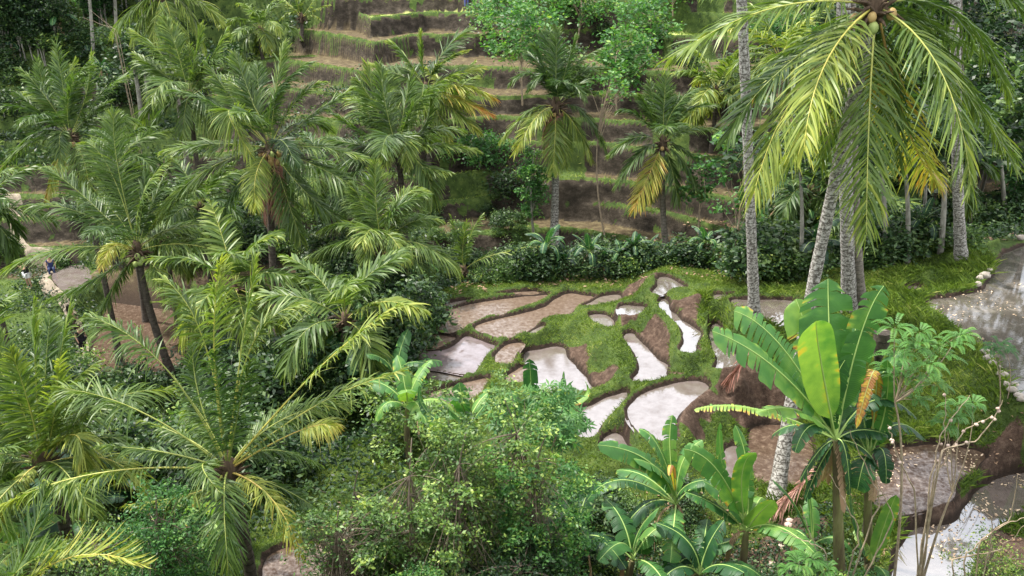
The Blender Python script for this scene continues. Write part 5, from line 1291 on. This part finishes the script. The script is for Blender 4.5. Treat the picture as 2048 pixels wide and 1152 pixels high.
# thin pale trunks of the jungle
for (bx, by, tx, ty, r_, lab, sd_) in ((112,110,96,-60,.14,'thin pale trunk furthest left in the upper left jungle',301),(188,160,172,-70,.15,'pale trunk with bare branches beside it in the upper left jungle',302),(283,238,258,90,.16,'pale trunk above the crown with upright fronds, upper left',303),(297,240,282,110,.10,'thin pale trunk close right of the other above the upright fronds',304),
        (232,120,226,-60,.14,'pale trunk right of the bare branches in the upper left jungle',305),(1765,565,1756,300,.10,'slim grey trunk right of the close pair of palm trunks',306),(1815,535,1800,250,.09,'slim dark trunk in the wood left of the grass bank',307),(1880,515,1884,250,.10,'slim green-grey trunk in the wood near the grass bank',308),(1600,560,1596,300,.08,'slim dark trunk between the blotched and the leaning trunk',309),
        (2010,470,1990,250,.11,'grey trunk in the dark wood furthest right',310),(1840,500,1850,280,.07,'very thin stem in the middle of the right wood',311)):
    g = G(bx, by, 27 if bx > 1400 else 48)
    t_ = atY(tx, ty, g[1]) - g
    root = thing('thin_tree', g, lab, 'tree')
    mb = MB(); mb.tube(bez(np.array([0,0,-.2]), t_*.5+[.1,0,0], t_, 12), np.linspace(r_*1.1, r_*.5, 12), 8); mb.build('trunk', M['trunk'], root)
    rr = np.random.default_rng(sd_); mb = MB()
    for i in range(18):
        leaf_cloud(mb, t_ + rr.normal(0, 1, 3)*[1.0,1.0,.6] + rr.normal(0,.3,(55,3)), .26, rr, v=.5)
    for i in range(8):
        e = t_ + rr.normal(0,1,3)*[1.0,1.0,.6]; 
    mb.build('crown', M['leafB'], root)

# ------------------------------------------------------------ ground cover
def scatter_pts(n, x0, x1, y0, y1, seed):
    r = np.random.default_rng(seed); X = r.uniform(x0, x1, n); Y = r.uniform(y0, y1, n); return X, Y, r
from itertools import chain
def gmap(X, Y, arr):
    i = np.clip(np.searchsorted(gx, X) , 0, len(gx)-1); j = np.clip(np.searchsorted(gy, Y), 0, len(gy)-1)
    return arr.reshape(shape)[j, i]
ZMAP = zz
def zint(X, Y):
    i = np.clip(np.searchsorted(gx, X) - 1, 0, len(gx)-2); j = np.clip(np.searchsorted(gy, Y) - 1, 0, len(gy)-2)
    fx = (X - gx[i]) / (gx[i+1]-gx[i]); fy = (Y - gy[j]) / (gy[j+1]-gy[j])
    Zg = zz.reshape(shape)
    return (Zg[j,i]*(1-fx)+Zg[j,i+1]*fx)*(1-fy)+(Zg[j+1,i]*(1-fx)+Zg[j+1,i+1]*fx)*fy
def tufts(name, n, box, hgt, wid, seed, thr=.55, v=.5, mat='grassblade', vs=.15, lean=.5):
    X, Y, r = scatter_pts(n, *box, seed)
    u = X / (Y * 0.9 + 1)
    g = gmap(X, Y, GRASSMAP)
    k = (g > thr) & (np.abs(X) < 0.72 * Y + 2)
    X, Y = X[k], Y[k]; n = len(X)
    Z = zint(X, Y)
    p = np.stack([X, Y, Z - .01], -1)
    a = r.random(n) * 6.28
    h = hgt * (.5 + r.random(n)) * (.6 + .8 * vnoise(X, Y, .7, 61))
    d = np.stack([np.cos(a), np.sin(a), np.zeros(n)], -1)
    ln = np.stack([r.normal(0, lean, n), r.normal(0, lean, n), np.ones(n)], -1) * h[:, None]
    w = wid * (.6 + .8 * r.random(n))[:, None]
    V = np.stack([p - d*w/2, p + d*w/2, p + ln*.6 + d*w*.3, p + ln*[1.3,1.3,.9]], 1).reshape(-1, 3)
    mb = MB(); mb.add(V, np.arange(n)[:, None]*4 + np.array([[0,1,2,3]]), np.repeat(v + (vnoise(X, Y, 1.1, 62)-.5)*.4 + r.normal(0, vs, n), 4))
    o = mb.build(name, M[mat]); tag(o, kind='stuff'); return o
o = tufts('grass', 420000, (-7, 16, 12.5, 31.5), .065, .020, 401, v=.45)
tag(o, 'short green grass on the banks between the paddies')
o = tufts('long_grass', 60000, (6, 16, 12.5, 26), .17, .02, 402, v=.40); tag(o, 'longer grass on the steep bank below the big flooded paddy')
o = tufts('weeds', 300000, (-45, 40, 36, 88), .09, .045, 403, thr=.5, v=.48, lean=.6); tag(o, 'weeds and grass along the edges of the hillside terraces')
def leafcover(name, n, box, size, seed, v, mat, cond, hmax=.5):
    X, Y, r = scatter_pts(n, *box, seed)
    z, dm_, back_, rise_, hw_ = terrain(X, Y)
    k = cond(X, Y, dm_, hw_, rise_)
    X, Y, z = X[k], Y[k], z[k]
    n1_ = vnoise(X, Y, 1.6, seed)
    Z = z + hmax * r.random(len(X)) * (0.3 + n1_)
    mb = MB(); C = np.stack([X, Y, Z], -1)
    leaf_cloud(mb, C, size, r, v=v, vs=.18)
    A = mb.A[0]; A += np.repeat((n1_ - .5) * .4, 4)
    o = mb.build(name, M[mat]); tag(o, kind='stuff'); return o
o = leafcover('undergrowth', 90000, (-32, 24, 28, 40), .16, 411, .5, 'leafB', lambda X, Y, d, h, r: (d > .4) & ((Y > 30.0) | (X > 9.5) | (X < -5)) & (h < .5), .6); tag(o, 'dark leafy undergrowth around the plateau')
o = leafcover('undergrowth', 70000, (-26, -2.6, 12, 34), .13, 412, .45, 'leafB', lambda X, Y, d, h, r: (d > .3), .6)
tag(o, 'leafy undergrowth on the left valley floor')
o = leafcover('undergrowth', 60000, (-32, -4, 33, 56), .17, 415, .5, 'leafB', lambda X, Y, d, h, r: (d > .4) & (vnoise(X, Y, 2.4, 72) > .45), .5); tag(o, 'low plants on the steps of the left grove')  # dark leaf tone painted in so gaps between crowns look shaded
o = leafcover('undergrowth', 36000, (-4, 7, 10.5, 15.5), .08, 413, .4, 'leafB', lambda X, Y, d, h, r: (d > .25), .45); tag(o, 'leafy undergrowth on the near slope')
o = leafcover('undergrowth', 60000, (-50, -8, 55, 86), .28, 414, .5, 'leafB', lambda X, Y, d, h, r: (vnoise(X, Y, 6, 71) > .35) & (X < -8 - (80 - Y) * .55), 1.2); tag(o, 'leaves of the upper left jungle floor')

# dead leaves on the banks and floating on the muddy pools
def litter(name, n, box, size, seed, cond, mat, v=.6, lift=.03, wz=None):
    X, Y, r = scatter_pts(n, *box, seed)
    z, dm_, back_, rise_, hw_ = terrain(X, Y)
    k = cond(X, Y, dm_, z)
    X, Y, z, dm_ = X[k], Y[k], z[k], dm_[k]
    if wz is not None: z = np.where(dm_ < 0, wz(X, Y), z)
    mb = MB(); leaf_cloud(mb, np.stack([X, Y, z + lift], -1), size, r, v=v, vs=.2, up=3.0, aspect=.55)
    o = mb.build(name, M[mat]); tag(o, kind='stuff'); return o
o = litter('leaf_litter', 9000, (-5, 15, 11, 17.5), .08, 421, lambda X, Y, d, z: (d > .1) & (vnoise(X, Y, 1.2, 5) > .45), 'dryleaf', .22); tag(o, 'dry brown leaves lying on the near banks')
o = litter('leaf_litter', 9000, (-12, 30, 28, 40), .16, 422, lambda X, Y, d, z: d > .3, 'dryleaf', .4); tag(o, 'dry leaves under the thicket behind the plateau')
def pool_leaves(zs, n, seed, x0, x1, y0, y1, zw):
    return litter('fallen_leaves', n, (x0, x1, y0, y1), .075, seed, lambda X, Y, d, z: (d < -.08) & (vnoise(X, Y, .8, seed) > .42) & (np.abs(z - zw + .13) < .08), 'dryleaf', .95, lift=.125)
cM = atZ(1850, 950, -10.9); cN = atZ(1950, 1030, -11.15)
o = pool_leaves(0, 1500, 431, cM[0]-2.5, cM[0]+2.5, cM[1]-2.0, cM[1]+1.6, -10.9); tag(o, 'pale fallen leaves floating on the brown pool at the lower right')
o = pool_leaves(0, 900, 432, cN[0]-1.5, cN[0]+2.0, cN[1]-1.5, cN[1]+2.0, -11.15); tag(o, 'pale fallen leaves floating on the lowest pool')
cR = atZ(1960, 640, -9.7)
o = pool_leaves(0, 700, 433, cR[0]-3, cR[0]+3.5, cR[1]-2.0, cR[1]+3, -9.7); tag(o, 'specks of debris floating on the big flooded paddy')

# ------------------------------------------------------------ stones
def stone(label, px, py, r_, seed, mat='stone', group=None, z=None, sq=(1,.9,.75)):
    rr = np.random.default_rng(seed)
    g = G(px, py); mb = MB(); mb.ball(np.array([0,0,r_*.45]), r_ * rr.uniform(.6, 1.0), seg=10, rings=8, squash=(sq[0] * rr.uniform(.8, 1.3), sq[1], sq[2] * rr.uniform(.8, 1.15)), rough=.3, rng=rr)
    o = mb.build('stone', M[mat]); o.location = tuple(g); return tag(o, label, 'stone', group)
for i,(px,py,r_) in enumerate(((1968,708,.13),(1976,722,.12),(1990,716,.12),(1984,733,.14),(1998,740,.11),(2003,755,.13),(2018,760,.10),(2012,772,.12),(2028,778,.12),(2022,790,.13),(2036,795,.12),(2040,808,.11),(1996,728,.10),(1972,716,.09))):
    stone('whitish round stone in the heap on the near edge of the big flooded paddy', px, py, r_, 500+i, group='stones heaped on the near edge of the big paddy')
for i,(px,py,r_) in enumerate(((1958,562,.15),(1968,556,.16),(1977,550,.15),(1955,572,.12))):
    stone('pale round stone in the row on the grass bank behind the big paddy', px, py, r_, 530+i, group='stones in a row on the grass bank')
stone('pale boulder at the far right end of the big flooded paddy', 2040, 482, .22, 540)
for i,(px,py) in enumerate(((1578,1050),(1576,1060),(1572,1070),(1566,1078),(1562,1100),(1546,1130),(1542,1138),(1538,1146))):
    stone('flat pinkish stone in the stepping line at the bottom edge', px, py, .10, 550+i, 'pinkstone', 'pinkish stones lined up at the bottom edge', sq=(1,.9,.5))
stone('pale slab stone leaning among the left palm stalks', 508, 605, .55, 561, sq=(.7,.4,1.1))
for i,(px,py) in enumerate(((155,735),(165,742),(172,728),(180,738),(160,725),(188,730))):
    stone('pale stone in the pile at the end of the sandy path', px, py, .3, 570+i, group='stones piled at the end of the path', sq=(1.2,.9,.4))
# ------------------------------------------------------------ people
def person(label, px, py, h, pose, shirt, legs, hair, seed, face=0.0):
    g = G(px, py, 30)
    root = thing('person', g, label, 'person', rz=face)
    s = h / 1.7
    sit = pose == 'sit'
    hipz = .42 if sit else .90
    J = {'pel':(0,0,hipz),'waist':(0,0,hipz+.18),'chest':(0,.0,hipz+.38),'neck':(0,0,hipz+.54),'head0':(0,-.01,hipz+.62),'head1':(0,-.01,hipz+.74),
         'hl':(-.10,0,hipz-.03),'hr':(.10,0,hipz-.03),'sl':(-.18,0,hipz+.48),'sr':(.18,0,hipz+.48)}
    if sit:
        J.update(kl=(-.14,-.42,hipz+.05),kr=(.14,-.42,hipz+.05),al=(-.13,-.50,.08),ar=(.13,-.50,.08),fl=(-.13,-.62,.03),fr=(.13,-.62,.03))
    else:
        J.update(kl=(-.11,-.03,.48),kr=(.12,.03,.48),al=(-.12,.02,.08),ar=(.13,.06,.08),fl=(-.12,-.14,.03),fr=(.13,-.10,.03))
    if pose == 'photo':
        J.update(el=(-.30,-.20,hipz+.42),er=(.24,-.26,hipz+.40),wl=(-.16,-.38,hipz+.66),wr=(.08,-.40,hipz+.66),gl=(-.13,-.40,hipz+.74),gr=(.06,-.41,hipz+.74))
    else:
        J.update(el=(-.25,.02,hipz+.22),er=(.25,.02,hipz+.22),wl=(-.24,-.12,hipz+.02),wr=(.24,-.12,hipz+.02),gl=(-.23,-.16,hipz-.08),gr=(.23,-.16,hipz-.08))
    def skin(name, chain_, rad, mat, rootj, sub=1):
        names = []
        for a, b in chain_:
            for k in (a, b):
                if k not in names: names.append(k)
        names.remove(rootj); names.insert(0, rootj)
        me = bpy.data.meshes.new(name)
        me.from_pydata([tuple(np.array(J[k])*s) for k in names], [(names.index(a), names.index(b)) for a, b in chain_], [])
        o = bpy.data.objects.new(name, me); COL.objects.link(o); o.parent = root
        md = o.modifiers.new('skin', 'SKIN')
        for i, k in enumerate(names):
            r_ = rad[k]*s; me.skin_vertices[0].data[i].radius = (r_, r_)
        me.skin_vertices[0].data[0].use_root = True
        sb = o.modifiers.new('subsurf', 'SUBSURF'); sb.levels = sub; sb.render_levels = sub + 1
        me.materials.append(mat); return o
    rad = dict(pel=.14,waist=.12,chest=.14,neck=.055,head0=.085,head1=.085,hl=.09,hr=.09,kl=.058,kr=.058,al=.04,ar=.04,fl=.035,fr=.035,sl=.055,sr=.055,el=.04,er=.04,wl=.027,wr=.027,gl=.035,gr=.035)
    ch = [('pel','waist'),('waist','chest'),('chest','neck'),('neck','head0'),('head0','head1'),('pel','hl'),('hl','kl'),('kl','al'),('al','fl'),('pel','hr'),('hr','kr'),('kr','ar'),('ar','fr'),('chest','sl'),('sl','el'),('el','wl'),('wl','gl'),('chest','sr'),('sr','er'),('er','wr'),('wr','gr')]
    skin('body', ch, rad, cm('skin_tone', (.42,.26,.18)), 'pel')
    r2 = {k: v_*1.16+.012 for k, v_ in rad.items()}
    J['sl2'] = tuple((np.array(J['sl'])*.5+np.array(J['el'])*.5)); J['sr2'] = tuple((np.array(J['sr'])*.5+np.array(J['er'])*.5)); r2['sl2']=.06; r2['sr2']=.06
    skin('shirt', [('pel','waist'),('waist','chest'),('chest','sl'),('sl','sl2'),('chest','sr'),('sr','sr2')], r2, cm('shirt_'+label[:12], shirt), 'waist')
    J['pl'] = tuple(np.array(J['hl'])*.45+np.array(J['kl'])*.55); J['pr'] = tuple(np.array(J['hr'])*.45+np.array(J['kr'])*.55); r2['pl']=.085; r2['pr']=.085
    if legs[0] == 'short': skin('shorts', [('pel','hl'),('hl','pl'),('pel','hr'),('hr','pr')], r2, cm('shorts_'+label[:12], legs[1]), 'pel')
    else: skin('trousers', [('pel','hl'),('hl','kl'),('kl','al'),('pel','hr'),('hr','kr'),('kr','ar')], r2, cm('trousers_'+label[:12], legs[1]), 'pel')
    mb = MB(); mb.ball(np.array([0,.025,hipz+.71])*s, .112*s, seg=10, rings=8, squash=(.95,1,1.1)); 
    if hair == 'long': mb.tube(np.array([[0,.07,hipz+.68],[0,.10,hipz+.52],[0,.10,hipz+.40]])*s, [.09*s,.08*s,.04*s], 8)
    mb.build('hair', cm('dark_hair', (.02,.015,.012)), root)
    return root
def cm(n, c):
    if n in M: return M[n]
    M[n] = rough_mat(n, [(0.3, tuple(x*.85 for x in c)), (0.7, c)], nscale=8, bump=0)
    return M[n]
person('person in black top and white shorts raising both arms to take a photo', 60, 578, 1.65, 'photo', (.02,.02,.025), ('short',(.7,.7,.72)), 'long', 1, face=-.6)
person('person in dark blue sitting near a rock beyond the person taking a photo', 105, 548, 1.6, 'sit', (.03,.04,.12), ('long',(.03,.04,.09)), 'short', 2, face=.5)
person('person with black hair in a dark patterned shirt standing on the sandy path', 149, 668, 1.65, 'stand', (.10,.07,.04), ('long',(.10,.08,.06)), 'long', 3, face=2.6)
person('person in black clothes standing at the end of the path', 169, 712, 1.65, 'stand', (.015,.015,.02), ('long',(.015,.015,.02)), 'short', 4, face=1.0)
person('distant person in blue clothes on the highest terrace', 933, 22, 1.6, 'stand', (.12,.13,.4), ('long',(.08,.09,.28)), 'short', 5, face=3.4)
